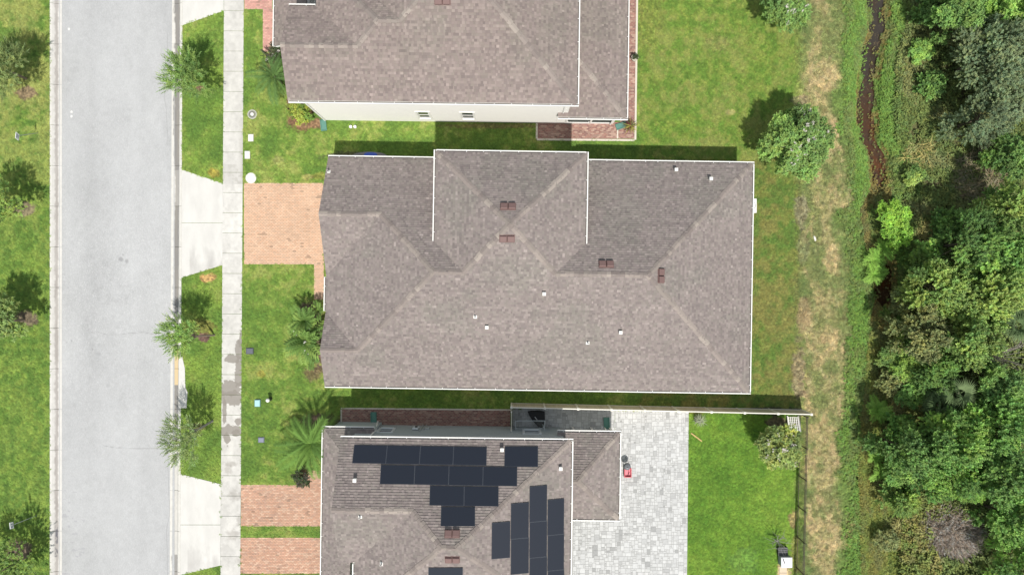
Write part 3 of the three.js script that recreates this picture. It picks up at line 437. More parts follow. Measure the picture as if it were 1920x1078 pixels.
// -------- the wide house in the middle
{
  const t = thing('hip_roof_house', 'wide brown shingled house in the middle with a raised two-storey block', 'house', [1.865, 0, -0.91], -0.0155), e = 2.9, s = 0.5, E = 5.94;
  const N = (x, z) => e + s * (z + 8.05), S = (x, z) => e + s * (8.05 - z), Wp = (x) => e + s * (x + 15), Ep = (x) => e + s * (15 - x), G1 = (x, z) => N(0, -3.85) - s * (z + 3.85), G2 = (x, z) => S(0, 5.45) - s * (5.45 - z), BN = (x, z) => E + s * (z + 7.95), BW = (x) => E + s * (x + 7), BE = (x) => E + s * (2.92 - x);
  const faces = [F(N, [[-15, -8.05], [-10.8, -8.05], [-10.8, -3.85], [-15, -3.85]], 1), F(N, [[-10.8, -8.05], [-6.7, -8.05], [-6.7, 0], [-6.95, 0], [-10.8, -3.85]], 1), F(N, [[-6.7, -1.66], [-5.04, 0], [-6.7, 0]], 1), F(N, [[2.62, -8.05], [15, -8.05], [6.95, 0], [2.62, 0]], 1), F(N, [[2.62, -1.66], [2.62, 0], [0.96, 0]], 1),
    F(S, [[-15, 8.05], [-12.4, 8.05], [-12.4, 5.45], [-15, 5.45]], 2), F(S, [[-12.4, 8.05], [15, 8.05], [6.95, 0], [-6.95, 0], [-12.4, 5.45]], 2), F(S, [[-5.04, 0], [0.96, 0], [-2.04, -2.99]], 2),
    F(Wp, [[-15, 0.35], [-15, 2.85], [-12.4, 5.45], [-6.95, 0], [-10.8, -3.85]], 3), F(G1, [[-15, -3.85], [-10.8, -3.85], [-15, 0.35]], 4), F(G2, [[-15, 5.45], [-12.4, 5.45], [-15, 2.85]], 5), F(Ep, [[15, -8.05], [15, 8.05], [6.95, 0]], 6),
    F(BN, [[-7, -7.95], [2.92, -7.95], [-2.04, -2.99]], 7), F(BW, [[-7, -7.95], [-2.04, -2.99], [-5.04, 0], [-7, -1.96]], 8), F(BE, [[2.92, -7.95], [2.92, -1.96], [0.96, 0], [-2.04, -2.99]], 9)];
  const roof = planarRoof(t, faces, (f) => (f.seed >= 7 ? E : e), 1, 100), at = (fn, x, z) => [x, fn(x, z), z];
  const lines = [[at(N, -15, -3.85), at(N, -10.8, -3.85)], [at(N, -10.8, -3.85), at(N, -6.95, 0)], [at(N, -6.95, 0), at(N, -5.04, 0)], [at(S, -15, 5.45), at(S, -12.4, 5.45)], [at(S, -12.4, 5.45), at(S, -6.95, 0)], [at(S, -5.04, 0), at(S, -2.04, -2.99)], [at(S, 0.96, 0), at(S, -2.04, -2.99)], [at(BN, -7, -7.95), at(BN, -2.04, -2.99)], [at(BN, 2.92, -7.95), at(BN, -2.04, -2.99)], [at(N, 0.96, 0), at(N, 6.95, 0)], [at(N, 15, -8.05), at(N, 6.95, 0)], [at(S, 15, 8.05), at(S, 6.95, 0)]];
  lines.forEach(([p, q], k) => caps(roof, p, q, k + 1));
  const m = M.stuccoSand;
  wall(t, [-14.6, 7.75], [14.6, 7.75], 0, e, m); wall(t, [14.75, 7.6], [14.75, -7.6], 0, e, m); wall(t, [14.6, -7.75], [2.7, -7.75], 0, e, m); wall(t, [2.6, -7.62], [-6.7, -7.62], 0, E, m); wall(t, [-6.8, -7.75], [-14.6, -7.75], 0, e, m); wall(t, [-14.7, -7.6], [-14.7, 7.6], 0, e, m);
  wall(t, [-6.5, -7.6], [-6.5, -1.5], e, E, m); wall(t, [2.42, -1.5], [2.42, -7.6], e, E, m);
  for (const [z0, z1, zr, fn] of [[-8.0, 0.3, -3.85, N], [2.9, 8.0, 5.45, S]]) { const l = z1 - z0; const w = wall(t, [-14.55, z0], [-14.55, z1], e - 0.1, e, m, [], [[l / 2, fn(0, zr) - 0.2]]); w.name = 'gable_wall'; }
  soffit(t, [[-15, -8.05], [-6.9, -8.05], [-6.9, -7.6], [-14.6, -7.6], [-14.6, 7.6], [14.6, 7.6], [14.6, -7.6], [2.8, -7.6], [2.8, -8.05], [15, -8.05], [15, 8.05], [-15, 8.05]], e, M.white); soffit(t, [[-7, -7.95], [2.92, -7.95], [2.92, -1.5], [-7, -1.5]], E, M.white);
  const gl = [[[-15, e, -8.05], [-7.02, e, -8.05], [0, -1]], [[-7, E, -7.95], [2.92, E, -7.95], [0, -1]], [[-7, E, -8.1], [-7, E, -2.0], [-1, 0]], [[2.92, E, -8.1], [2.92, E, -2.0], [1, 0]], [[3.08, e, -8.05], [15.16, e, -8.05], [0, -1]], [[15, e, -8.05], [15, e, 8.05], [1, 0]], [[-15, e, 8.05], [15.16, e, 8.05], [0, 1]], [[-15, e, 0.4], [-15, e, 2.8], [-1, 0]]];
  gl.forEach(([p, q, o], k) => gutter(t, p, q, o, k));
  fascia(t, [-15.02, e - 0.08, -8.05], [-15.02, N(0, -3.85) - 0.08, -3.85]); fascia(t, [-15.02, N(0, -3.85) - 0.08, -3.85], [-15.02, e - 0.08, 0.35]); fascia(t, [-15.02, e - 0.08, 2.85], [-15.02, S(0, 5.45) - 0.08, 5.45]); fascia(t, [-15.02, S(0, 5.45) - 0.08, 5.45], [-15.02, e - 0.08, 8.05]);
  for (const [u, v, fn] of [[945, 388, BN], [960, 388, BN], [943.5, 447, S], [958, 447, S], [1129.5, 496, N], [1144, 496, N]]) roofVent(t, u, v, fn); for (const [u, v] of [[1239, 510], [1239, 524]]) roofVent(t, u, v, Ep, 0.42);
  for (const [u, v, fn] of [[1020, 551, S], [913, 613.5, S], [1163, 623, S], [1267, 319, N], [1332, 336, N]]) skylightPipe(t, u, v, fn); for (const [u, v, fn] of [[891, 594, S], [1102, 643, S], [616, 322, N]]) ventPipe(t, u, v, fn);
  downspout(t, [[-14.6, 0.05, 8.0], [-14.6, e - 0.3, 8.0], [-14.6, e - 0.1, 8.12]]); downspout(t, [[15.02, 0.05, -7.3], [15.02, e - 0.3, -7.3], [15.08, e - 0.12, -7.3]]);
  // garage door and entry on the street front
  const gd = new THREE.Group(); gd.name = 'garage_door'; t.add(gd); gd.position.set(-14.78, 0, -3.8); for (let k = 0; k < 4; k++) part('door_panel', box(0.06, 0.53, 4.9, 0, 0.29 + k * 0.55, 0), M.white, gd);
  const dr = part('door', box(0.06, 2.1, 1.0, -14.78, 1.06, 1.6), std([0.1, 0.06, 0.04], 0.5), t); part('handle', box(0.06, 0.12, 0.04, -14.84, 1.0, 1.95), M.meter, dr);
}
// -------- the white house at the top
{
  const t = thing('white_wall_house', 'white-walled two-storey house with brown roof at the top edge', 'house', [-5.25, 0, -12.22], -0.0128), E = 6.1, e = 2.9, s = 0.5;
  const S = (x, z) => E - s * z, GN = (x, z) => S(0, -3.1) + s * (z + 3.1), Wp = (x) => E + s * (x + 7.73), WN = (x, z) => E + s * (z + 9), BW = (x) => S(0, -4.5) + s * (x + 1.8), BN = (x, z) => E + s * (z + 15.8), Ep = (x) => E + s * (9.5 - x), K = (x) => e + s * (x + 11.6), LE = (x) => e + 0.42 * (13.3 - x), LS = (x, z) => e + 0.42 * (0.05 - z);
  const faces = [F(S, [[-9.55, 0], [-4.63, 0], [-4.63, -3.1], [-9.55, -3.1]], 1), F(S, [[-4.63, 0], [-1.8, 0], [-1.8, -4.5], [-3.23, -4.5], [-4.63, -3.1]], 1), F(S, [[-1.8, 0], [9.5, 0], [1.6, -7.9], [-1.8, -4.5]], 1), F(GN, [[-9.55, -3.1], [-4.63, -3.1], [-7.73, -6.2], [-9.55, -6.2]], 2), F(Wp, [[-7.73, -6.2], [-4.63, -3.1], [-3.23, -4.5], [-7.73, -9]], 3), F(WN, [[-7.73, -9], [-5.2, -9], [-5.2, -6.47]], 4), F(WN, [[-5.2, -7.9], [-1.8, -4.5], [-3.23, -4.5], [-5.2, -6.47]], 4), F(BW, [[-1.8, -4.5], [1.6, -7.9], [-5.2, -14.7], [-5.2, -7.9]], 5), F(BN, [[1.6, -7.9], [9.5, -15.8], [-5.2, -15.8], [-5.2, -14.7]], 6), F(Ep, [[9.5, 0], [1.6, -7.9], [9.5, -15.8]], 7),
    F(K, [[-11.6, -4.7], [-9.0, -4.7], [-9.0, -15.5], [-11.6, -15.5]], 8), F(LE, [[13.3, 0.05], [13.3, -15.5], [9.2, -15.5], [9.2, -4.05]], 9), F(LS, [[9.2, 0.05], [13.3, 0.05], [9.2, -4.05]], 10), F(LS, [[8.5, 0.05], [9.2, 0.05], [9.2, -0.3], [8.5, -0.3]], 10)];
  const roof = planarRoof(t, faces, (f) => (f.seed >= 8 ? e : E), 2, 300), at = (fn, x, z) => [x, fn(x, z), z];
  [[at(S, -9.55, -3.1), at(S, -4.63, -3.1)], [at(S, -4.63, -3.1), at(S, -3.23, -4.5)], [at(S, -3.23, -4.5), at(S, -1.8, -4.5)], [at(S, -1.8, -4.5), at(S, 1.6, -7.9)], [at(S, 9.5, 0), at(S, 1.6, -7.9)], [at(WN, -7.73, -9), at(WN, -3.23, -4.5)], [at(LE, 13.3, 0.05), at(LE, 9.2, -4.05)]].forEach(([p, q], k) => caps(roof, p, q, k + 21));
  const m = M.stuccoWhite, a = [-8.9, -0.42], b = [9.2, -0.42], wl = (x, h0, h1, w) => [x + 8.9 - w / 2, x + 8.9 + w / 2, h0, h1], win = [wl(-1.13, 1.0, 2.75, 0.8), wl(2.05, 1.0, 2.75, 0.86)];
  wall(t, a, b, 0, E, m, win); win.forEach((w) => windowIn(t, a, b, w, true, M.white)); wall(t, [9.0, -0.5], [9.0, -15.6], 0, E, m); wall(t, [-8.7, -6.0], [-8.7, -0.5], 0, E, m); wall(t, [-7.4, -9], [-7.4, -6.0], 0, E, m); wall(t, [9.2, -15.6], [-8.7, -15.6], 0, E, m); wall(t, [-8.9, -15.6], [-8.9, -6.1], 0, 3.9, m);
  { const w = wall(t, [-8.75, -6.1], [-8.75, -0.1], E - 0.1, E, m, [], [[3, S(0, -3.1) - 0.15]]); w.name = 'gable_wall'; }
  soffit(t, [[-9.55, 0], [9.5, 0], [9.5, -15.8], [-7.73, -15.8], [-7.73, -6.2], [-9.55, -6.2]], E, M.white); soffit(t, [[-11.6, -4.7], [-8.8, -4.7], [-8.8, -15.5], [-11.6, -15.5]], e, M.white); soffit(t, [[8.5, 0.05], [13.3, 0.05], [13.3, -15.5], [9.1, -15.5], [9.1, -0.35], [8.5, -0.35]], e, M.white);
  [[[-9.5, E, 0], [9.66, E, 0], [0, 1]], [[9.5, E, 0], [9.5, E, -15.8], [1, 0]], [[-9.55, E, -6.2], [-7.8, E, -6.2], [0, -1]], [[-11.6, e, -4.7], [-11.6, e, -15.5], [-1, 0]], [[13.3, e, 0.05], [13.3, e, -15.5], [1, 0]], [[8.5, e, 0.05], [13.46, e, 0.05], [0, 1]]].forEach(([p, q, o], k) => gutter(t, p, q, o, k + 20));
  fascia(t, [-9.57, E - 0.08, 0], [-9.57, S(0, -3.1) - 0.08, -3.1]); fascia(t, [-9.57, S(0, -3.1) - 0.08, -3.1], [-9.57, E - 0.08, -6.2]); fascia(t, [-11.6, e - 0.06, -4.68], [-9.0, K(-9) - 0.08, -4.68]); fascia(t, [8.48, e - 0.06, 0.05], [8.48, LS(0, -0.3) - 0.06, -0.3]);
  downspout(t, [[-8.75, 0.1, -0.16], [-8.75, E - 0.5, -0.16], [-8.75, E - 0.13, 0.06]]); downspout(t, [[8.85, 3.2, -0.16], [8.85, E - 0.4, -0.16], [8.85, E - 0.13, 0.06]]); downspout(t, [[12.6, 0.1, -0.14], [12.6, e - 0.25, -0.14], [12.7, e - 0.1, 0.08]]);
  // screened porch under the low roof
  const por = new THREE.Group(); por.name = 'porch_screen'; t.add(por); part('knee_wall', box(3.6, 0.25, 0.12, 11.0, 0.125, -0.26), M.white, por); for (const x of [9.3, 11.1, 12.75]) part('post', box(0.14, 2.5, 0.14, x, 1.5, -0.26), M.white, por); part('head_rail', box(3.6, 0.16, 0.16, 11.0, 2.7, -0.26), M.white, por); for (const x of [10.2, 11.93]) part('mesh_panel', box(1.5, 2.3, 0.02, x, 1.42, -0.26), M.screen, por); part('mesh_panel', box(0.02, 2.4, 13, 12.75, 1.4, -7), M.screen, por);
  for (const [u, v, fn] of [[822, 1, S], [837, 1, S]]) roofVent(t, u, v, fn, 0.46);
  const dv = part('dryer_vent', slab(0.18, 0.06, 0.18, 0.02).rotateX(Math.PI / 2), M.pipe, t); dv.position.set(5.5, 1.6, -0.28);
}
// -------- the grey house at the bottom
{
  const t = thing('solar_panel_house', 'grey-walled brown-roofed house at the bottom carrying dark solar panels', 'house', [-3.66, 0, 10.08], -0.0125), E = 5.9, e = 2.9, s = 0.5;
  const N = (x, z) => E + s * z, S = (x, z) => E + s * (12 - z), Wp = (x) => E + s * (x + 6.65), GS = (x, z) => N(0, 4.09) - s * (z - 4.09), Ep = (x) => E + 0.415 * (7.56 - x), KW = (x) => e + s * (x + 9.64), KN = (x, z) => e + s * z, LN = (x, z) => e + s * (z - 0.07), LS = (x, z) => e + s * (6.15 - z), LE = (x) => e + s * (11.23 - x);
  const faces = [F(N, [[-7.7, 0], [-2.56, 0], [-2.56, 4.09], [-7.7, 4.09]], 1), F(N, [[-2.56, 0], [7.56, 0], [0.33, 6], [-0.65, 6], [-2.56, 4.09]], 1), F(Wp, [[-6.65, 8.18], [-2.56, 4.09], [-0.65, 6], [-6.65, 12]], 2), F(GS, [[-7.7, 4.09], [-2.56, 4.09], [-6.65, 8.18], [-7.7, 8.18]], 3), F(S, [[-6.65, 12], [7.56, 12], [0.33, 6], [-0.65, 6]], 4), F(Ep, [[7.56, 0], [7.56, 12], [0.33, 6]], 5),
    F(KW, [[-9.64, 0], [-9.64, 12], [-7.4, 12], [-7.4, 2.24]], 8), F(KN, [[-9.64, 0], [-7.4, 2.24], [-7.4, 0]], 9), F(KN, [[-7.4, 0], [-6.1, 0], [-6.1, 0.3], [-7.4, 0.3]], 9), F(LN, [[7.26, 0.07], [11.23, 0.07], [8.19, 3.11], [7.26, 3.11]], 10), F(LN, [[6.87, 0.07], [7.26, 0.07], [7.26, 0.3], [6.87, 0.3]], 10), F(LE, [[11.23, 0.07], [11.23, 6.15], [8.19, 3.11]], 11), F(LS, [[7.26, 3.11], [8.19, 3.11], [11.23, 6.15], [7.26, 6.15]], 12)];
  const roof = planarRoof(t, faces, (f) => (f.seed >= 8 ? e : E), 3, 500), at = (fn, x, z) => [x, fn(x, z), z];
  [[at(N, -7.7, 4.09), at(N, -2.56, 4.09)], [at(N, -2.56, 4.09), at(N, -0.65, 6)], [at(N, -0.65, 6), at(N, 0.33, 6)], [at(N, 7.56, 0), at(N, 0.33, 6)], [at(S, 7.56, 12), at(S, 0.33, 6)], [at(S, -6.65, 12), at(S, -0.65, 6)], [at(LN, 11.23, 0.07), at(LN, 8.19, 3.11)], [at(LS, 11.23, 6.15), at(LS, 8.19, 3.11)], [at(LN, 7.3, 3.11), at(LN, 8.19, 3.11)]].forEach(([p, q], k) => caps(roof, p, q, k + 41));
  const m = M.stuccoGrey, a = [7.26, 0.5], b = [-7.4, 0.5], wl = (x, h0, h1, w) => [7.26 - x - w / 2, 7.26 - x + w / 2, h0, h1], win = [wl(-5.45, 1.3, 2.5, 0.95), wl(5.1, 1.2, 2.4, 1.1)];
  wall(t, a, b, 0, E, m, win); win.forEach((w) => windowIn(t, a, b, w, true, M.trimGrey)); wall(t, [-7.4, 0.4], [-7.4, 8], 0, E, m); wall(t, [7.26, 11.8], [7.26, 0.5], 0, E, m); wall(t, [-9.3, 0.3], [-9.3, 12], 0, e, m); wall(t, [-6.1, 0.3], [-9.3, 0.3], 0, e, m);
  { const w = wall(t, [-7.45, 0.1], [-7.45, 8.1], E - 0.1, E, m, [], [[4, N(0, 4.09) - 0.18]]); w.name = 'gable_wall'; }
  soffit(t, [[-7.7, 0], [7.56, 0], [7.56, 12], [-6.65, 12], [-6.65, 8.18], [-7.7, 8.18]], E, M.white); soffit(t, [[-9.64, 0], [-6.1, 0], [-6.1, 0.3], [-7.4, 0.3], [-7.4, 12], [-9.64, 12]], e, M.white); soffit(t, [[6.87, 0.07], [11.23, 0.07], [11.23, 6.15], [7.1, 6.15], [7.1, 0.4], [6.87, 0.4]], e, M.white);
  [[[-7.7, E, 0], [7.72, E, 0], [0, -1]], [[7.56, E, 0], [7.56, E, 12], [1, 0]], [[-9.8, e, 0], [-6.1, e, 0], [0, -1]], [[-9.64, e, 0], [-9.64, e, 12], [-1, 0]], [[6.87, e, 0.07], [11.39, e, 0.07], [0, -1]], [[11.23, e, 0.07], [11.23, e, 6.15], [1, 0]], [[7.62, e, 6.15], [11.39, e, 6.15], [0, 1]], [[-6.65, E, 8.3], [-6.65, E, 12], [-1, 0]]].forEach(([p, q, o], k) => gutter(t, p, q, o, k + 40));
  fascia(t, [-7.72, E - 0.08, 0], [-7.72, N(0, 4.09) - 0.08, 4.09]); fascia(t, [-7.72, N(0, 4.09) - 0.08, 4.09], [-7.72, E - 0.08, 8.18]);
  downspout(t, [[-6.4, 0.12, 0.02], [-6.1, e - 0.5, 0.22], [-6.1, E - 0.5, 0.22], [-6.1, E - 0.13, -0.06]]); downspout(t, [[10.6, 0.12, 0.3], [10.6, e - 0.3, 0.3], [10.6, e - 0.1, 0.0]]); for (const x of [8.2, 9.6, 11.0]) for (const z of [0.35, 5.9]) part('porch_post', box(0.16, 2.8, 0.16, x, 1.4, z), M.white, t);
  const mp = new THREE.Group(); mp.name = 'utility_meter'; t.add(mp); mp.position.set(-3.35, 0, 0.25); part('meter_box', slab(0.42, 0.14, 0.6, 0.02).rotateX(-Math.PI / 2).translate(0, 1.5, 0), M.trimGrey, mp); part('meter_dial', new THREE.CylinderGeometry(0.1, 0.1, 0.12, 16).rotateX(Math.PI / 2).translate(0.05, 1.6, -0.16), M.glass, mp); part('conduit', merge([bar([0.35, 0, 0], [0.35, 2.1, 0], 0.04, 0.04), bar([0.6, 0, 0], [0.6, 1.6, 0], 0.035, 0.035), box(0.3, 0.4, 0.12, 0.8, 1.2, 0)]), M.meter, mp);
  // panels
  const rowN = (u0, v0, u1, v1, n, lean = 5, drop = 0) => { for (let k = 0; k < n; k++) { const a0 = mix(u0, u1, k / n), a1 = mix(u0, u1, (k + 1) / n), b0 = mix(u0 - lean, u1 - lean * 0.2, k / n), b1 = mix(u0 - lean, u1 - lean * 0.2, (k + 1) / n), d0 = drop * k / n, d1 = drop * (k + 1) / n; solarPanel(t, [a0, v0 + d0], [a1, v0 + d1], [b1, v1 + d1], [b0, v1 + d0], N); } };
  rowN(664, 835, 913, 869, 4, 4, 4); rowN(946.5, 838, 1009, 875.5, 1, 1); rowN(714, 872.5, 970, 908, 4, 2, 4); rowN(806, 911.5, 935, 948, 2, 1, 2); rowN(827, 951, 891, 987, 1, 1);
  solarPanel(t, [803, 1063], [868, 1063], [868, 1098], [803, 1098], S);
  const colE = (u0, u1, v0, v1, n) => { for (let k = 0; k < n; k++) { const y0 = mix(v0, v1, k / n), y1 = mix(v0, v1, (k + 1) / n); solarPanel(t, [u0, y0 + 3], [u1, y0], [u1 - 0.6, y1], [u0 - 0.6, y1 + 3], Ep); } };
  colE(921.5, 956, 977, 1045, 1); colE(957.5, 991, 941, 1074, 2); colE(992.5, 1025, 909, 1110, 3); colE(1026.5, 1057, 934, 1134, 3);
  for (const [u, v, fn] of [[840.5, 1001, N], [855, 1001, N], [841, 1048, S], [855, 1048, S]]) roofVent(t, u, v, fn, 0.42);
  for (const [u, v, fn] of [[666, 899, N], [941.5, 842, N], [1051, 877, Ep]]) skylightPipe(t, u, v, fn); for (const [u, v, fn] of [[675, 969, GS], [715, 1057, Wp]]) ventPipe(t, u, v, fn);
}

// ---------------------------------------------------------------- fences
{
  const a = P(959, 756), b = P(1502, 768.5), L = Math.hypot(b[0] - a[0], b[2] - a[2]), turn = -Math.atan2(b[2] - a[2], b[0] - a[0]);
  const t = thing('vinyl_fence', 'long beige vinyl privacy fence with white post caps behind the middle house', 'fence', a, turn), vin = std([0.6, 0.55, 0.44], 0.6), rail = std([0.74, 0.72, 0.66], 0.55), boards = [0.94, 1, 1.05].map((k) => std([0.56 * k, 0.5 * k, 0.4 * k], 0.6));
  const n = 9, bay = L / n, board = slab(0.142, 1.66, 0.03, 0.004), cap = merge([box(0.17, 0.025, 0.17, 0, 0.012, 0), new THREE.ConeGeometry(0.115, 0.07, 4).rotateY(Math.PI / 4).translate(0, 0.06, 0)]);
  for (let k = 0; k <= n; k++) { const p = part('post', box(0.13, 1.84, 0.13, 0, 0.92, 0), rail, t); p.position.x = k * bay; const c = part('post_cap', cap, rail, p); c.position.y = 1.84; }
  for (let k = 0; k < n; k++) { for (const [y, h] of [[0.1, 0.14], [1.78, 0.1]]) part('rail', box(bay - 0.14, h, 0.07, (k + 0.5) * bay, y, 0), rail, t); const m = Math.floor((bay - 0.14) / 0.15); for (let i = 0; i < m; i++) { const q = part('board', board, boards[Math.floor(hash(k, i, 3) * 3)], t); q.position.set(k * bay + 0.07 + (i + 0.5) * (bay - 0.14) / m, 0.1, 0); } }
  const g = thing('vinyl_gate', 'short white vinyl gate section joining the fence to the grey house wall', 'gate', [a[0], 0, a[2]]); for (const z of [0.35, 1.72]) part('post', box(0.1, 1.75, 0.1, 0, 0.875, z), rail, g); part('rail', box(0.06, 0.1, 1.27, 0, 1.7, 1.035), rail, g); part('rail', box(0.06, 0.12, 1.27, 0, 0.15, 1.035), rail, g); for (let i = 0; i < 8; i++) { const q = part('board', board, boards[i % 3], g); q.rotation.y = Math.PI / 2; q.position.set(0, 0.1, 0.48 + i * 0.155); }
}
{
  const a = P(1500, 776), b = P(1492, 1120), L = Math.hypot(b[0] - a[0], b[2] - a[2]), turn = -Math.atan2(b[2] - a[2], b[0] - a[0]);
  const t = thing('picket_fence', 'thin dark bronze picket fence along the dry grass strip', 'fence', a, turn), br = std([0.075, 0.055, 0.05], 0.5, { metalness: 0.3 }), picket = slab(0.018, 1.42, 0.018, 0.003), bay = 2.3, n = Math.ceil(L / bay);
  for (let k = 0; k <= n; k++) part('post', box(0.065, 1.52, 0.065, k * bay, 0.76, 0), br, t);
  for (let k = 0; k < n; k++) { for (const y of [0.16, 1.2, 1.4]) part('rail', box(bay - 0.07, 0.035, 0.03, (k + 0.5) * bay, y, 0), br, t); for (let i = 1; i < 17; i++) { const p = part('picket', picket, br, t); p.position.set(k * bay + i * bay / 17, 0.06, 0); } }
}

// ---------------------------------------------------------------- small things in the yards
function lid(name, label, u, v, w, d, h, col, group) { const t = thing(name, label, 'utility box', P(u, v), 0, group); part('lid', slab(w, 0.05, d, 0.02).translate(0, h, 0), std(col, 0.6), t); part('body', slab(w + 0.07, h + 0.02, d + 0.07, 0.01), std(col.map((c) => c * 0.6), 0.8), t); return t; }
lid('meter_box', 'white rectangular meter lid in the lawn, nearer the round ring cover', 470, 258.5, 0.34, 0.48, 0.05, [0.82, 0.81, 0.78]); lid('meter_box', 'white rectangular meter lid in the lawn, nearer the brick driveway', 463.5, 290.5, 0.34, 0.52, 0.05, [0.82, 0.81, 0.78]);
lid('meter_box', 'dark grey meter lid beside the damp sidewalk', 468, 658, 0.5, 0.4, 0.05, [0.1, 0.11, 0.14]); lid('meter_box', 'pale turquoise utility lid in the front lawn', 483, 755.5, 0.36, 0.46, 0.12, [0.35, 0.6, 0.62]); lid('meter_box', 'small slate blue meter lid above the lower brick driveway', 489.5, 824.5, 0.4, 0.34, 0.05, [0.2, 0.22, 0.3]);
{
  const t = thing('manhole_cover', 'round grey ring cover with a white centre beside the sidewalk', 'manhole', P(472.5, 214.5)); const ring = (r0, r1, h) => { const s = new THREE.Shape(); s.absarc(0, 0, r1, 0, Math.PI * 2); if (r0) { const k = new THREE.Path(); k.absarc(0, 0, r0, 0, Math.PI * 2, true); s.holes.push(k); } const g = new THREE.ExtrudeGeometry(s, { depth: h, bevelEnabled: false, curveSegments: 24 }); g.rotateX(-Math.PI / 2); return g; };
  part('rim', ring(0.28, 0.35, 0.06), std([0.45, 0.46, 0.4], 0.9), t); part('cover', ring(0.12, 0.278, 0.045), std([0.2, 0.19, 0.2], 0.8), t); part('cap', ring(0, 0.118, 0.075), std([0.82, 0.82, 0.8], 0.6), t);
  const d = thing('concrete_disc', 'round white concrete cover at the corner of the peach driveway', 'manhole', P(470, 334)); part('rim', ring(0.33, 0.4, 0.05), std([0.66, 0.65, 0.62], 0.9), d); part('cover', ring(0, 0.328, 0.062), std([0.74, 0.73, 0.71], 0.9), d);
  for (const [u, w] of [[658, 'left'], [666, 'right']]) { const c = thing('cleanout_cap', w + ' one of two round white caps in the grass beside the white house', 'pipe cap', P(u, 238.5), 0, 'white pipe caps'); part('pipe', new THREE.CylinderGeometry(0.1, 0.1, 0.16, 20).translate(0, 0.08, 0), M.pipe, c); part('cap', new THREE.CylinderGeometry(0.11, 0.125, 0.05, 20).translate(0, 0.185, 0), M.pipe, c); }
  const p = thing('white_post', 'round-topped white marker post in the front lawn with a dark base', 'post', P(507, 748)); part('shaft', new THREE.CylinderGeometry(0.11, 0.13, 0.62, 16).translate(0, 0.31, 0), std([0.05, 0.06, 0.05], 0.6), p); part('cap', new THREE.SphereGeometry(0.15, 18, 10, 0, Math.PI * 2, 0, Math.PI / 2).translate(0, 0.62, 0), M.pipe, p);
}
function splash(label, u, v, turn) { const t = thing('splash_block', label, 'splash block', P(u, v), turn); part('tray', box(0.34, 0.035, 0.85, 0, 0.06, 0), M.splash, t); for (const s of [-1, 1]) part('lip', box(0.05, 0.1, 0.85, s * 0.195, 0.085, 0), M.splash, t); part('back', box(0.34, 0.1, 0.05, 0, 0.085, 0.4), M.splash, t); }
splash('green splash tray at the street corner of the white house', 606.5, 235, 0.12); splash('green splash tray on the red path beside the potted plant', 1165, 236, -1.25); splash('green splash tray on the dark red path by the grey wall', 700.5, 783, 0.02); splash('green splash tray on the shaded stone patio', 1137.5, 793, 0.05);
{
  const t = thing('portable_hoop', 'black wedge base with a pale rectangular board frame by the grey wall', 'sports hoop', P(992, 787)), s = new THREE.Shape(); s.moveTo(-0.05, -0.62); s.quadraticCurveTo(0.5, -0.72, 1.12, -0.6); s.quadraticCurveTo(1.18, 0.0, 1.08, 0.58); s.quadraticCurveTo(0.35, 0.35, -0.05, -0.62);
  const g = new THREE.ExtrudeGeometry(s, { depth: 0.18, bevelEnabled: true, bevelSize: 0.04, bevelThickness: 0.05, bevelSegments: 2, curveSegments: 10 }); g.rotateX(Math.PI / 2); g.translate(0, 0.27, 0); part('base_tank', g, M.black, t); part('handle', beam([0.42, 0.34, -0.28], [0.6, 0.34, -0.05], 0.04, 0.04), M.pipe, t);
  const f = std([0.5, 0.54, 0.55], 0.5); part('board_frame', merge([box(2.2, 0.04, 0.05, 0.05, 1.0, -0.12), box(2.2, 0.04, 0.05, 0.05, 1.0, 0.62), box(0.05, 0.04, 0.7, -1.02, 1.0, 0.25), box(0.05, 0.04, 0.7, 1.12, 1.0, 0.25), box(2.1, 0.03, 0.04, 0.05, 1.0, 0.46)]), f, t); part('board', box(2.1, 0.01, 0.68, 0.05, 0.99, 0.25), new THREE.MeshPhysicalMaterial({ color: 0xffffff, roughness: 0.1, transmission: 1, thickness: 0 }), t); part('pole', merge([bar([1.0, 0.2, 0.3], [1.05, 1.0, 0.35], 0.05, 0.05), bar([-0.98, 0.03, 0.6], [-0.98, 1.0, 0.6], 0.025, 0.025)]), f, t);
}
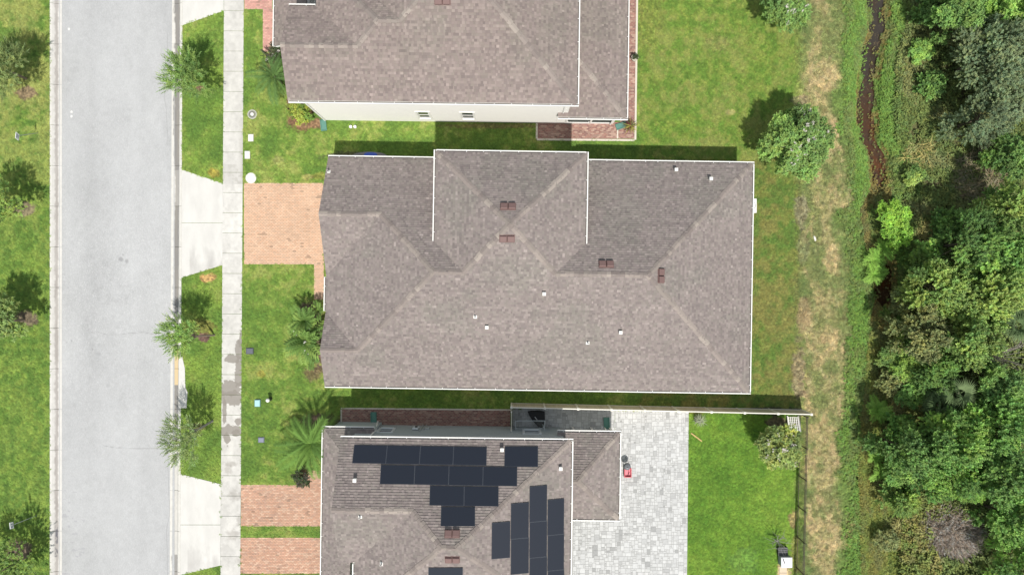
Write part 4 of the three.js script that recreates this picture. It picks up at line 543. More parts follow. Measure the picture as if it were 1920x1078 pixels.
{
  const t = thing('red_wagon', 'small red wagon with pink tray beside the porch of the grey house', 'wagon', P(1176, 884)), red = std([0.5, 0.03, 0.06], 0.45), pink = std([0.72, 0.2, 0.25], 0.6);
  part('tray', box(0.44, 0.03, 0.58, 0, 0.24, 0), pink, t); part('rim', merge([box(0.05, 0.2, 0.68, -0.24, 0.32, 0), box(0.05, 0.2, 0.68, 0.24, 0.32, 0), box(0.43, 0.2, 0.05, 0, 0.32, -0.315), box(0.43, 0.2, 0.05, 0, 0.32, 0.315)]), red, t); for (const x of [-0.24, 0.24]) for (const z of [-0.24, 0.24]) { const w = part('wheel', new THREE.CylinderGeometry(0.11, 0.11, 0.05, 18).rotateZ(Math.PI / 2), M.black, t); w.position.set(x, 0.11, z); } part('handle', bar([0, 0.25, 0.3], [0.1, 0.42, -0.1], 0.02, 0.02), M.black, t);
  const k = thing('kettle_grill', 'round dark grey kettle grill above the red wagon', 'grill', P(1173, 870)); part('lid', new THREE.SphereGeometry(0.27, 20, 10, 0, Math.PI * 2, 0, Math.PI / 2).scale(1, 0.7, 1).translate(0, 0.72, 0), std([0.14, 0.15, 0.17], 0.5), k); part('bowl', new THREE.SphereGeometry(0.268, 20, 10, 0, Math.PI * 2, Math.PI / 2, Math.PI / 2).scale(1, 0.75, 1).translate(0, 0.715, 0), M.black, k); for (let i = 0; i < 3; i++) { const a = i * 2.1; part('leg', bar([Math.cos(a) * 0.28, 0, Math.sin(a) * 0.28], [Math.cos(a) * 0.14, 0.58, Math.sin(a) * 0.14], 0.014, 0.014), M.meter, k); } part('handle', box(0.14, 0.03, 0.03, 0, 0.93, 0), M.black, k);
}
{
  const t = thing('storage_box', 'white square lidded storage box beside the picket fence', 'box', P(1469, 1048)), w = std([0.74, 0.74, 0.8], 0.5); part('lid', slab(0.82, 0.08, 0.76, 0.02).translate(0, 0.62, 0), w, t); part('body', box(0.74, 0.62, 0.68, 0, 0.31, 0), std([0.3, 0.31, 0.34], 0.6), t); part('handle', beam([-0.3, 0.72, -0.32], [-0.16, 0.72, 0.05], 0.06, 0.03), M.black, t);
  const q = thing('dark_crate', 'low charcoal crate pushed against the white storage box', 'crate', P(1465.5, 1031)); for (let k = 0; k < 4; k++) part('slat', box(0.7, 0.03, 0.12, 0, 0.32, -0.24 + k * 0.16), std([0.09, 0.09, 0.1], 0.7), q); for (const x of [-0.33, 0.33]) part('side', box(0.03, 0.3, 0.62, x, 0.15, 0), M.black, q);
  const path = new THREE.Group(); path.name = 'slab_path'; path.userData.kind = 'structure'; scene.add(path); for (let k = 0; k < 4; k++) { const m = part('path_slab', slab(0.56, 0.06, 0.46, 0.012), std([0.6, 0.5, 0.38], 0.95), path); m.position.set(GX(1469), -0.02, GZ(1068) + k * 0.48); }
}
{ const t = thing('timber_stake', 'loose tan timber stake lying at the edge of the stone patio', 'stake', P(1306, 819.5)); part('timber', beam([-0.4, 0.04, -0.3], [0.4, 0.05, 0.3], 0.09, 0.06), std([0.5, 0.36, 0.15], 0.85), t); }
{
  const t = thing('lattice_panel', 'white lattice panel standing behind the flowering tree by the fence', 'panel', P(1486, 793)), g = []; for (let k = 0; k < 6; k++) { g.push(beam([-0.36 + k * 0.14, 0.08 + 0.12, -0.5], [-0.36 + k * 0.14, 0.5, 0.5], 0.06, 0.02)); g.push(beam([-0.4, 0.2 + k * 0.055, -0.45 + k * 0.17], [0.4, 0.2 + k * 0.055, -0.45 + k * 0.17], 0.02, 0.06)); } part('lattice', merge(g), M.pipe, t, 'stuff'); part('frame', merge([beam([-0.42, 0.15, -0.55], [-0.42, 0.55, 0.55], 0.07, 0.05), beam([0.42, 0.15, -0.55], [0.42, 0.55, 0.55], 0.07, 0.05), bar([-0.42, 0, 0.5], [-0.42, 0.52, 0.5], 0.03, 0.03), bar([0.42, 0, 0.5], [0.42, 0.52, 0.5], 0.03, 0.03), bar([0.42, 0, -0.5], [0.42, 0.18, -0.5], 0.03, 0.03), bar([-0.42, 0, -0.5], [-0.42, 0.18, -0.5], 0.03, 0.03)]), M.pipe, t);
}
{
  const t = thing('kayak', 'dark kayak with a blue deck lying in shade under the middle house eave', 'kayak', P(693, 294)), mk = (w, h, l) => new THREE.SphereGeometry(0.5, 24, 12).scale(l, h, w); part('hull', mk(0.7, 0.34, 2.7).translate(0, 0.17, 0), std([0.16, 0.16, 0.18], 0.5), t); part('deck', mk(0.5, 0.2, 1.2).translate(0.1, 0.27, -0.04), std([0.03, 0.09, 0.5], 0.4), t);
}
{
  const t = thing('air_conditioner', 'white air conditioning unit standing against the back wall of the middle house', 'air conditioner', P(1402, 388)); part('cabinet', slab(0.8, 0.86, 1.05, 0.03), std([0.76, 0.76, 0.75], 0.5), t); part('fan_grille', new THREE.TorusGeometry(0.3, 0.02, 6, 24).rotateX(Math.PI / 2).translate(0, 0.875, 0), M.meter, t);
}
{ const t = thing('white_stone', 'small elongated white stone lying on the dry grass strip', 'stone', P(1528, 447), 0.3); const g = new THREE.IcosahedronGeometry(0.16, 2).scale(0.55, 0.5, 1.4), p = g.attributes.position; for (let i = 0; i < p.count; i++) { const k = 0.88 + 0.24 * noise(p.getX(i) * 14 + 5, p.getZ(i) * 14 + p.getY(i) * 9, 3); p.setXYZ(i, p.getX(i) * k, p.getY(i) * k + 0.05, p.getZ(i) * k); } g.computeVertexNormals(); part('stone', g, std([0.75, 0.73, 0.68], 0.9), t); }
function sign(label, base, top, tiltTo, marks) {
  const t = thing('yard_sign', label, 'sign', P(...base)), h = 2.2, q = P(top[0], top[1], h), d = [q[0] - P(...base)[0], h, q[2] - P(...base)[2]]; part('post', bar([0, 0, 0], d, 0.022, 0.022, 8), std([0.42, 0.46, 0.46], 0.5, { metalness: 0.4 }), t);
  const pl = new THREE.Group(); pl.name = 'sign_plate'; pl.position.set(d[0], h - 0.05, d[2]); pl.rotation.set(-0.15, tiltTo, -0.25, 'YXZ'); t.add(pl); part('plate', box(0.03, 0.5, 0.46, 0.03, 0, 0), std([0.78, 0.8, 0.82], 0.5), pl); part('print', merge(marks.map(([y, z, hh, w]) => box(0.004, hh, w, 0.048, y, z))), std([0.3, 0.34, 0.42], 0.6), pl);
}
sign('thin-posted white sign in the upper left lawn facing the street', [70, 249], [29, 255], 0.0, [[0.08, 0, 0.16, 0.28], [-0.12, 0, 0.1, 0.2]]); sign('thin-posted white sign in the lower left lawn with a grey emblem', [67.5, 966.5], [18.5, 986], 0.25, [[0.02, 0.1, 0.26, 0.12], [0.02, -0.08, 0.22, 0.1], [-0.17, 0, 0.04, 0.28]]);

// ---------------------------------------------------------------- leaves
function sprig(len, n, leafL, leafW, droop, seed, curl = 0.35) {   // a twig along +y with leaves around it
  const r = rngOf(seed), pos = []; const V = (a) => new THREE.Vector3(...a);
  for (let k = 0; k < n; k++) {
    const f = 0.12 + 0.88 * (k + r() * 0.6) / n, a = k * 2.4 + r() * 0.8, out = V([Math.cos(a), 0, Math.sin(a)]), up = k === n - 1 ? 1 : mix(0.9, 0.35, r()), dir = out.clone().multiplyScalar(Math.sqrt(1 - Math.min(up, 0.98) ** 2)).add(V([0, up, 0])).normalize();
    const p0 = V([0, f * len, 0]), s = 0.75 + 0.5 * r(), L = leafL * s, W = leafW * s, side = dir.clone().cross(UPV); if (side.lengthSq() < 1e-4) side.set(1, 0, 0); side.normalize(); const nn = side.clone().cross(dir).normalize(), mid = p0.clone().addScaledVector(dir, L * 0.45).addScaledVector(nn, L * 0.06), tip = p0.clone().addScaledVector(dir, L).addScaledVector(nn, -L * curl * droop), a1 = mid.clone().addScaledVector(side, W / 2).addScaledVector(nn, W * 0.18), b1 = mid.clone().addScaledVector(side, -W / 2).addScaledVector(nn, W * 0.18);
    for (const [x, y, z] of [[p0, a1, mid], [mid, a1, tip], [p0, mid, b1], [mid, b1, tip]]) pos.push(...x.toArray(), ...y.toArray(), ...z.toArray());
  }
  return tris(pos);
}
const leafMat = new THREE.MeshPhysicalMaterial({ roughness: 0.75, transmission: 0.28, thickness: 0, side: THREE.DoubleSide }), dullLeaf = new THREE.MeshStandardMaterial({ roughness: 0.9, side: THREE.DoubleSide }), bark = std([0.2, 0.16, 0.13], 0.95), darkBark = std([0.1, 0.085, 0.06], 1), greyBark = std([0.32, 0.3, 0.28], 0.95);
const SPR = { broad: sprig(0.32, 12, 0.15, 0.08, 0.8, 1), round: sprig(0.26, 11, 0.13, 0.1, 0.6, 2), fine: sprig(0.4, 15, 0.17, 0.045, 0.6, 3), small: sprig(0.24, 14, 0.085, 0.05, 0.6, 4), blade: sprig(0.06, 7, 0.14, 0.03, 1.2, 5, 0.5), weed: sprig(0.2, 9, 0.13, 0.06, 0.9, 6), strap: sprig(0.1, 9, 0.75, 0.07, 1.4, 8, 0.5) };
const vary = (c, r, amt = 0.3, warm = 0.12) => { const k = 1 + (r() - 0.5) * 2 * amt, w = 1 + (r() - 0.5) * 2 * warm; return [c[0] * k * w, c[1] * k, c[2] * k / w]; };
function tree(o) {   // o: name, label, u, v (centre of the crown as surveyed), h (height of that centre), r, ry, tones, n, lobes, leaf, group
  const rnd = rngOf(o.seed), c = P(o.u, o.v, o.h), t = thing(o.name || 'tree', o.label, o.category || 'tree', [c[0] + (o.lean?.[0] || 0), 0, c[2] + (o.lean?.[1] || 0)], 0, o.group), R0 = o.r, RY = o.ry || o.r * 0.8, cx = -(o.lean?.[0] || 0), cz = -(o.lean?.[1] || 0), lobes = [];
  for (let k = 0; k < (o.lobes || 18); k++) { const a = k * 2.399 + rnd() * 0.7, f = Math.sqrt((k + 0.5) / (o.lobes || 18)), rr = f * R0 * (0.62 + 0.26 * rnd()), y = RY * (Math.sqrt(Math.max(0, 1 - f * f)) * (0.35 + 0.65 * rnd()) - 0.25 * rnd()) - (o.skirt ? o.skirt * o.h * f * rnd() : 0); lobes.push({ p: [cx + Math.cos(a) * rr, o.h + y, cz + Math.sin(a) * rr], r: R0 * (o.lobeR || 0.3) * (0.7 + 0.6 * rnd()), tone: o.tones[Math.floor(rnd() * o.tones.length)], k: 0.85 + 0.3 * rnd() }); }
  const wood = [], th = Math.max(0.25, o.h - RY * 0.7), tr = o.trunk || R0 * 0.045; wood.push(bar([0, 0, 0], [cx * 0.4, th, cz * 0.4], tr * 1.25, tr * 0.85, 8)); lobes.forEach((l, k) => { if (k % 2 === 0 || o.lobes < 14) wood.push(bar([cx * 0.4, th * (0.75 + 0.25 * rnd()), cz * 0.4], l.p, tr * 0.5, tr * 0.12, 5)); });
  part('trunk', merge(wood), o.bark || bark, t);
  const list = [], d = new THREE.Vector3(), total = lobes.reduce((s, l) => s + l.r * l.r, 0);
  for (const l of lobes) { const m = Math.round(o.n * l.r * l.r / total); for (let i = 0; i < m; i++) {
    d.set(rnd() - 0.5, rnd() - 0.38, rnd() - 0.5).normalize(); const q = l.r * Math.pow(rnd(), o.hollow || 0.45), p = [l.p[0] + d.x * q, l.p[1] + d.y * q * 0.75, l.p[2] + d.z * q]; if (p[1] < 0.05) p[1] = 0.05 + rnd() * 0.1;
    const out = new THREE.Vector3(p[0] - cx, (p[1] - o.h) + R0 * 0.4, p[2] - cz).normalize().multiplyScalar(0.7).add(d.clone().multiplyScalar(0.6)).add(new THREE.Vector3((rnd() - 0.5) * 0.6, 0.35 + rnd() * 0.3, (rnd() - 0.5) * 0.6)).normalize();
    list.push({ p, q: turnTo(out, rnd() * 6.28), s: o.long ? [(o.s || 1) * 0.8, (o.s || 1) * o.long * (0.6 + 0.8 * rnd()), (o.s || 1) * 0.8] : (o.s || 1) * (0.7 + 0.6 * rnd()), c: vary(l.tone, rnd, 0.3).map((x) => x * l.k * 1.62) });
  } }
  instances('crown', SPR[o.leaf || 'broad'], o.mat || leafMat, list, t);
  if (o.flowers) { const fl = []; for (let i = 0; i < o.flowers; i++) { const l = lobes[Math.floor(rnd() * lobes.length)]; d.set(rnd() - 0.5, 0.25 + rnd() * 0.6, rnd() - 0.5).normalize(); const p = [l.p[0] + d.x * l.r, l.p[1] + d.y * l.r * 0.85 + 0.05, l.p[2] + d.z * l.r]; const m = 4 + Math.floor(rnd() * 4); for (let j = 0; j < m; j++) fl.push({ p: [p[0] + (rnd() - 0.5) * 0.22, p[1] + rnd() * 0.08, p[2] + (rnd() - 0.5) * 0.22], q: turnTo(new THREE.Vector3(rnd() - 0.5, 0.8, rnd() - 0.5).normalize(), rnd() * 6), s: 0.42 + 0.4 * rnd(), c: [0.76, 0.72, 0.68] }); } instances('flowers', SPR.small, dullLeaf, fl, t); }
  return t;
}
const T = { mid: [[0.15, 0.275, 0.06], [0.115, 0.225, 0.05], [0.21, 0.34, 0.075]], blue: [[0.17, 0.225, 0.115], [0.135, 0.185, 0.095], [0.21, 0.265, 0.14]], yellow: [[0.23, 0.31, 0.075], [0.18, 0.265, 0.065], [0.125, 0.21, 0.05]], dark: [[0.095, 0.18, 0.044], [0.12, 0.22, 0.052], [0.15, 0.26, 0.06]], lime: [[0.24, 0.4, 0.05], [0.19, 0.34, 0.045]], olive: [[0.2, 0.22, 0.08], [0.16, 0.19, 0.07]] };
// street trees on the verge
tree({ name: 'verge_tree', label: 'feathery young verge tree overhanging the kerb near the top', u: 348, v: 140, h: 2.4, r: 1.5, ry: 1.0, tones: [[0.17, 0.27, 0.07], [0.135, 0.22, 0.055], [0.21, 0.31, 0.085]], n: 480, lobes: 17, lobeR: 0.26, leaf: 'fine', long: 1.25, seed: 1, group: 'young trees on the verge', s: 1.15 });
tree({ name: 'verge_tree', label: 'feathery young verge tree overhanging the kerb halfway down', u: 338, v: 630, h: 2.4, r: 1.35, ry: 0.9, lean: [1.35, 0.1], tones: [[0.17, 0.27, 0.07], [0.22, 0.31, 0.075], [0.135, 0.22, 0.055]], n: 360, lobes: 13, lobeR: 0.26, leaf: 'fine', long: 1.25, seed: 2, group: 'young trees on the verge', s: 1.1 });
tree({ name: 'verge_tree', label: 'sparse grey-green verge tree overhanging the kerb near the lower driveway', u: 342, v: 826, h: 2.5, r: 1.55, ry: 0.9, lean: [1.0, -0.9], tones: [[0.19, 0.25, 0.1], [0.16, 0.22, 0.08]], n: 280, lobes: 13, lobeR: 0.26, leaf: 'fine', long: 1.25, seed: 3, group: 'young trees on the verge', s: 1.15, bark: greyBark });
// lawn trees at the left edge
tree({ name: 'lawn_tree', label: 'leafy tree at the left edge, topmost in the west lawn', u: -2, v: 126, h: 2.6, r: 1.8, ry: 1.1, tones: [[0.17, 0.22, 0.075], [0.14, 0.19, 0.065]], n: 1000, lobes: 20, leaf: 'fine', long: 1.25, seed: 4, group: 'trees in the west lawn', s: 1.15 });
tree({ name: 'lawn_tree', label: 'leafy tree at the left edge, second from the top in the west lawn', u: -8, v: 384, h: 2.6, r: 1.8, ry: 1.1, tones: T.yellow, n: 700, lobes: 14, leaf: 'small', seed: 5, group: 'trees in the west lawn', s: 1.2 });
tree({ name: 'lawn_tree', label: 'leafy tree at the left edge, third from the top in the west lawn', u: -4, v: 603, h: 2.5, r: 1.9, ry: 1.1, tones: [[0.2, 0.27, 0.075], [0.16, 0.22, 0.065]], n: 800, lobes: 16, leaf: 'broad', seed: 6, group: 'trees in the west lawn' });
tree({ name: 'lawn_tree', label: 'yellowish tree in the lower left corner of the west lawn', u: 8, v: 1066, h: 2.3, r: 2.2, ry: 1.1, tones: T.yellow, n: 800, lobes: 18, leaf: 'small', seed: 7, group: 'trees in the west lawn', s: 1.2 });
// flowering trees
tree({ name: 'flowering_tree', label: 'large round green tree with white blossoms behind the middle house', u: 1492, v: 268, h: 2.6, r: 2.72, ry: 1.9, tones: [[0.17, 0.28, 0.07], [0.14, 0.23, 0.06], [0.21, 0.32, 0.08]], n: 4200, lobes: 44, lobeR: 0.2, leaf: 'broad', seed: 8, flowers: 60, hollow: 0.35, group: 'white-flowering trees' });
tree({ name: 'flowering_tree', label: 'small green tree with white blossoms at the top edge of the back lawn', u: 1474, v: 14, h: 2.4, r: 1.75, ry: 1.2, tones: [[0.15, 0.245, 0.06], [0.12, 0.205, 0.05]], n: 1100, lobes: 18, lobeR: 0.25, leaf: 'broad', seed: 9, flowers: 24, group: 'white-flowering trees' });
tree({ name: 'flowering_tree', label: 'yellow-green tree with white blossoms inside the fenced lower garden', u: 1461, v: 838, h: 2.0, r: 1.75, ry: 1.2, tones: [[0.3, 0.34, 0.09], [0.23, 0.29, 0.08], [0.17, 0.22, 0.065]], n: 1150, lobes: 20, lobeR: 0.25, leaf: 'broad', seed: 10, flowers: 40, group: 'white-flowering trees' });
// woodland
const wood = [
  [1880, 92, 4.8, 2.96, 2.4, 'blue', 'small', 'large grey-green tree near the upper right corner'],
  [1856, 215, 3.6, 2.2, 1.7, 'blue', 'small', 'grey-green tree below the large one at the upper right'],
  [1920, 170, 4.2, 2.45, 2.0, 'blue', 'small', 'grey-green tree cut by the right edge in the upper woodland'],
  [1912, 22, 4.8, 2.04, 1.7, 'mid', 'broad', 'brighter green tree in the upper right corner'],
  [1815, 18, 3.6, 2.14, 1.6, 'dark', 'broad', 'dark green tree at the top edge of the woodland'],
  [1915, 290, 3.2, 1.7, 1.4, 'dark', 'broad', 'dark green tree at the right edge beside the fallen dry grass'],
  [1912, 388, 5.1, 1.73, 1.4, 'yellow', 'round', 'yellow-green tree at the right edge above mid height'],
  [1840, 455, 4.7, 2.65, 1.8, 'dark', 'small', 'dark small-leaved tree right of the lime ditch plants'],
  [1895, 480, 5.1, 2.24, 1.7, 'mid', 'round', 'green tree at the right edge below mid height'],
  [1770, 535, 4.5, 2.35, 1.6, 'yellow', 'round', 'yellow-leaved tree leaning over the dark ditch water'],
  [1860, 560, 4.9, 2.75, 1.9, 'yellow', 'round', 'broad yellow-green tree in the middle of the woodland'],
  [1735, 625, 3.9, 2.04, 1.3, 'olive', 'round', 'olive tree beside the rusty ditch water'],
  [1815, 640, 4.5, 2.24, 1.5, 'yellow', 'round', 'yellow-green tree above the dark gap in the woodland'],
  [1755, 705, 2.6, 1.94, 1.2, 'dark', 'small', 'low dark tree left of the bare grey branches'],
  [1890, 730, 4.7, 1.63, 1.3, 'dark', 'broad', 'dark tree below the bare grey branches'],
  [1880, 800, 5.1, 2.55, 1.9, 'mid', 'round', 'mid-green tree at the right edge below the fan palms'],
  [1800, 835, 4.7, 2.55, 1.8, 'mid', 'round', 'mid-green tree below the two fan palms'],
  [1725, 850, 4.3, 2.14, 1.6, 'dark', 'round', 'dark green tree beside the lower lime plants'],
  [1900, 890, 5.3, 2.45, 1.9, 'dark', 'round', 'dark green tree at the right edge in the lower woodland'],
  [1830, 905, 3.8, 2.1, 1.8, 'mid', 'small', 'small-leaved green tree above the dead brush'],
  [1752, 905, 2.8, 1.6, 1.4, 'mid', 'small', 'green tree left of the dead brush'],
  [1915, 978, 4.2, 2.1, 1.8, 'mid', 'round', 'green tree right of the dead brush'],
  [1925, 1072, 3.8, 2.0, 1.7, 'mid', 'small', 'green tree in the lower right corner'],
  [1700, 945, 2.1, 1.22, 0.9, 'yellow', 'small', 'low yellow-green bush between ditch and dead brush'],
];
wood.forEach(([u, v, h, r, ry, tone, leaf, label], k) => tree({ name: 'woodland_tree', label, u, v, h, r, ry, tones: T[tone], n: Math.round(400 * r * r), lobes: Math.round(12 + 5 * r), lobeR: 0.24, leaf, seed: 40 + k, group: 'trees in the east woodland', s: leaf === 'small' ? 1.15 : 1.1, hollow: 0.5, skirt: 0.75, bark: darkBark }));
[[1672, 405, 1.0, 1.25, 'bright lime bush beside the overgrown ditch, upper of two'], [1680, 440, 1.0, 1.05, 'bright lime bush beside the overgrown ditch, lower of two'], [1725, 675, 1.6, 1.15, 'lime green bush left of the woodland gap'], [1695, 690, 1.2, 1.0, 'lime green bush at the end of the rusty ditch']].forEach(([u, v, h, r, label], k) => tree({ name: 'lime_bush', category: 'bush', label, u, v, h, r, ry: r * 0.7, tones: k < 2 ? T.lime : [[0.21, 0.32, 0.06], [0.17, 0.27, 0.05]], n: 520, lobes: 14, lobeR: 0.3, leaf: 'weed', seed: 90 + k, group: 'lime bushes by the ditch', s: 1.2 }));
[[1690, 560, 0.9, 1.0, 'olive', 'olive bush leaning over the rusty ditch water'], [1700, 640, 1.3, 1.15, 'yellow', 'yellow-green bush just below the rusty ditch water'], [1668, 668, 0.7, 1.0, 'yellow', 'yellow-green bush growing in the ditch below the rusty water'], [1672, 712, 0.8, 1.05, 'olive', 'olive bush growing in the ditch left of the lime bushes'], [1712, 735, 1.3, 1.2, 'mid', 'green bush left of the fan palms'], [1680, 800, 1.0, 1.1, 'mid', 'green bush between the two groups of star-leaved plants'], [1690, 880, 1.6, 1.25, 'mid', 'green bush right of the lower star-leaved plants'], [1672, 925, 0.8, 0.95, 'yellow', 'yellow-green bush below the lower star-leaved plants'], [1660, 1010, 0.5, 0.9, 'olive', 'low olive bush at the bottom of the ditch'], [1740, 20, 0.8, 1.1, 'dark', 'dark low bush near the top edge beyond the ditch'], [1725, 95, 0.6, 0.9, 'mid', 'low green bush in the upper clearing beyond the ditch'], [1745, 160, 0.6, 1.0, 'dark', 'dark low bush left of the grey-green trees'], [1712, 330, 0.5, 0.8, 'yellow', 'low yellow-green bush above the lime ditch bushes'], [1775, 420, 0.9, 1.2, 'dark', 'dark bush right of the lime ditch bushes'], [1740, 470, 0.8, 1.0, 'mid', 'green bush above the yellow-leaved leaning tree']].forEach(([u, v, h, r, tone, label], k) => tree({ name: 'ditch_bush', category: 'bush', label, u, v, h, r, ry: r * 0.7, tones: T[tone], n: Math.round(420 * r * r), lobes: 15, lobeR: 0.28, leaf: k % 2 ? 'round' : 'weed', seed: 200 + k, group: 'bushes along the ditch', s: 1.1, bark: darkBark }));
tree({ name: 'front_shrub', category: 'shrub', label: 'yellow-green shrub in the mulch bed of the white house', u: 562, v: 207, h: 0.5, r: 1.0, ry: 0.6, tones: [[0.24, 0.28, 0.045], [0.14, 0.22, 0.035]], n: 360, lobes: 12, leaf: 'weed', seed: 101 });
tree({ name: 'front_shrub', category: 'shrub', label: 'dark narrow shrub at the corner of the lower brick driveway', u: 568, v: 894, h: 0.8, r: 0.72, ry: 0.8, tones: [[0.08, 0.075, 0.055], [0.055, 0.085, 0.03]], n: 260, lobes: 10, leaf: 'small', seed: 102 });
tree({ name: 'front_shrub', category: 'shrub', label: 'grey-leaved shrub at the top of the rose brick strip', u: 512, v: 105, h: 0.7, r: 0.8, ry: 0.6, tones: [[0.09, 0.085, 0.06], [0.07, 0.09, 0.04]], n: 200, lobes: 9, leaf: 'small', seed: 103, flowers: 3 });
// frond plants
function frond(len, n, leafL, leafW, rise, fall, seed, upl = 0.5) {   // arching stem along +x with leaflets on both sides
  const r = rngOf(seed), pos = [], at = (f) => new THREE.Vector3(len * (0.92 * f), len * (rise * f - fall * f * f), 0), tri = (a, b, c) => pos.push(...a.toArray(), ...b.toArray(), ...c.toArray());
  for (let k = 0; k < 8; k++) { const a = at(k / 8), b = at((k + 1) / 8), w = new THREE.Vector3(0, 0, 0.022 * (1 - k / 10)); tri(a.clone().sub(w), b.clone().sub(w), b.clone().add(w)); tri(a.clone().sub(w), b.clone().add(w), a.clone().add(w)); }
  for (let k = 0; k < n; k++) { const f = 0.1 + 0.9 * k / (n - 1), p = at(f), q = at(Math.min(1, f + 0.02)).sub(at(f - 0.02)).normalize(), L = leafL * (0.45 + 0.55 * Math.sin(Math.PI * (0.12 + 0.82 * f))) * (0.85 + 0.3 * r()); for (const s of [-1, 1]) { const d = new THREE.Vector3(0, upl * 0.3, s).addScaledVector(q, 0.75).normalize(), side = q.clone().multiplyScalar(leafW / 2), m = p.clone().addScaledVector(d, L * 0.5), tip = p.clone().addScaledVector(d, L); tip.y -= L * 0.3 * (0.5 + r()); tri(p, m.clone().add(side), m.clone().sub(side)); tri(m.clone().sub(side), m.clone().add(side), tip); } }
  return tris(pos);
}
function frondPlant(name, label, category, u, v, h, stem, geos, n, tilt, scale, tones, seed, group) {
  const r = rngOf(seed), c = P(u, v, h), t = thing(name, label, category, [c[0], 0, c[2]], 0, group), mats = tones.map((k) => new THREE.MeshStandardMaterial({ color: new THREE.Color().setRGB(...k), roughness: 0.85, side: THREE.DoubleSide })); if (stem) part('stem', bar([0, 0, 0], [0, h, 0], stem, stem * 0.8, 8), bark, t);
  for (let k = 0; k < n; k++) { const m = part('frond', geos[k % geos.length], mats[k % mats.length], t); m.position.y = stem ? h : 0.1 + 0.2 * r(); m.rotation.set(0, k * 2.399 + r() * 0.5, tilt[0] + (tilt[1] - tilt[0]) * r(), 'YXZ'); m.scale.setScalar(scale * (0.75 + 0.5 * r())); }
  return t;
}
const palmFronds = [frond(2.4, 34, 0.62, 0.06, 0.55, 0.85, 1), frond(2.2, 30, 0.58, 0.06, 0.75, 0.75, 2)], broadFronds = [frond(1.15, 9, 0.42, 0.13, 0.7, 0.6, 3), frond(1.0, 8, 0.4, 0.14, 0.9, 0.55, 4)], starFronds = [frond(0.85, 9, 0.34, 0.075, 0.35, 0.45, 5), frond(0.75, 8, 0.3, 0.07, 0.5, 0.45, 6)];
frondPlant('palm_tree', 'feathery green palm at the street corner of the grey house', 'palm', 583, 832, 1.9, 0.14, palmFronds, 19, [-0.3, 0.6], 1.08, [[0.12, 0.235, 0.04], [0.16, 0.285, 0.05], [0.085, 0.175, 0.03]], 5);
frondPlant('palm_tree', 'small dark palm at the street corner of the white house', 'palm', 513, 143, 1.6, 0.1, palmFronds, 13, [-0.2, 0.5], 0.74, [[0.1, 0.19, 0.045], [0.08, 0.16, 0.04]], 6);
[[573, 638, 1.0, 22, 1.4, 'leafy green shrub against the street front of the middle house'], [572, 602, 1.0, 14, 1.05, 'dark leafy shrub above the larger one at the middle house front'], [585, 672, 0.8, 8, 0.7, 'small leafy shrub below the larger one at the middle house front'], [597, 583, 0.9, 7, 0.6, 'narrow leafy shrub by the brick path end']].forEach(([u, v, h, n, s, label], k) => { const t = frondPlant('leafy_shrub', label, 'shrub', u, v, h, 0.05, broadFronds, n, [-0.1, 0.8], s, [[0.14, 0.25, 0.05], [0.2, 0.31, 0.065], [0.1, 0.19, 0.04]], 30 + k, 'leafy shrubs at the house front'); if (k === 0) { const r = rngOf(9), fl = []; for (let i = 0; i < 26; i++) fl.push({ p: [(r() - 0.5) * 2.2, 1.2 + r() * 0.5, (r() - 0.5) * 2.0], s: 0.7, r: r() * 6, c: [0.72, 0.72, 0.66] }); instances('flowers', SPR.small, dullLeaf, fl, t); } });
[[1642, 487, 1.0, 'bright star-leaved plant above its twin over the dark ditch'], [1640, 515, 1.0, 'bright star-leaved plant below its twin over the dark ditch'], [1657, 466, 1.1, 'bright star-leaved plant at the foot of the lime bushes'], [1647, 768, 1.1, 'large bright star-leaved plant in the lower ditch weeds'], [1641, 858, 0.9, 'bright star-leaved plant in a row of lower ditch weeds, upper one'], [1652, 885, 1.0, 'bright star-leaved plant in a row of lower ditch weeds, lower one']].forEach(([u, v, s, label], k) => frondPlant('star_leaf_plant', label, 'plant', u, v, 0.5, 0.03, starFronds, k === 3 ? 20 : 13, [0, 0.6], s, [[0.22, 0.42, 0.06], [0.26, 0.46, 0.08], [0.17, 0.35, 0.05]], 60 + k, 'star-leaved ditch plants'));
const b0 = 0.34;
function fan(seed) { const r = rngOf(seed), pos = []; for (let k = 0; k < 26; k++) { const a = -1.9 + 3.8 * k / 25, L = 0.85 * (0.85 + 0.3 * r()), d = [Math.cos(a), Math.sin(a)], w = 0.034, b = b0; const m = [b + d[0] * L * 0.45, 0.1, d[1] * L * 0.45], tip = [b + d[0] * L, -0.05 - 0.12 * r(), d[1] * L], p = [b, 0, 0], s = [-d[1] * w, 0, d[0] * w]; pos.push(...p, m[0] + s[0], m[1], m[2] + s[2], m[0] - s[0], m[1], m[2] - s[2], m[0] - s[0], m[1], m[2] - s[2], m[0] + s[0], m[1], m[2] + s[2], ...tip); } pos.push(0, 0, -0.015, b0, 0.0, -0.015, b0, 0, 0.015, 0, 0, -0.015, b0, 0, 0.015, 0, 0, 0.015); return tris(pos); }
const fans = [fan(1), fan(2), fan(3)];
[[1762, 760, 2.6, 'fan palm with grey-green leaves, left of two in the dark woodland gap'], [1800, 738, 3.4, 'fan palm with grey-green leaves, right of two in the dark woodland gap'], [1906, 612, 4.5, 'pale fan palm at the right edge of the woodland']].forEach(([u, v, h, label], k) => frondPlant('fan_palm', label, 'palm', u, v, h, 0.11, fans, 11, [-0.8, 1.1], 1.15, [[0.1, 0.16, 0.06], [0.075, 0.125, 0.045], [0.13, 0.19, 0.08]], 80 + k, 'fan palms in the woodland'));
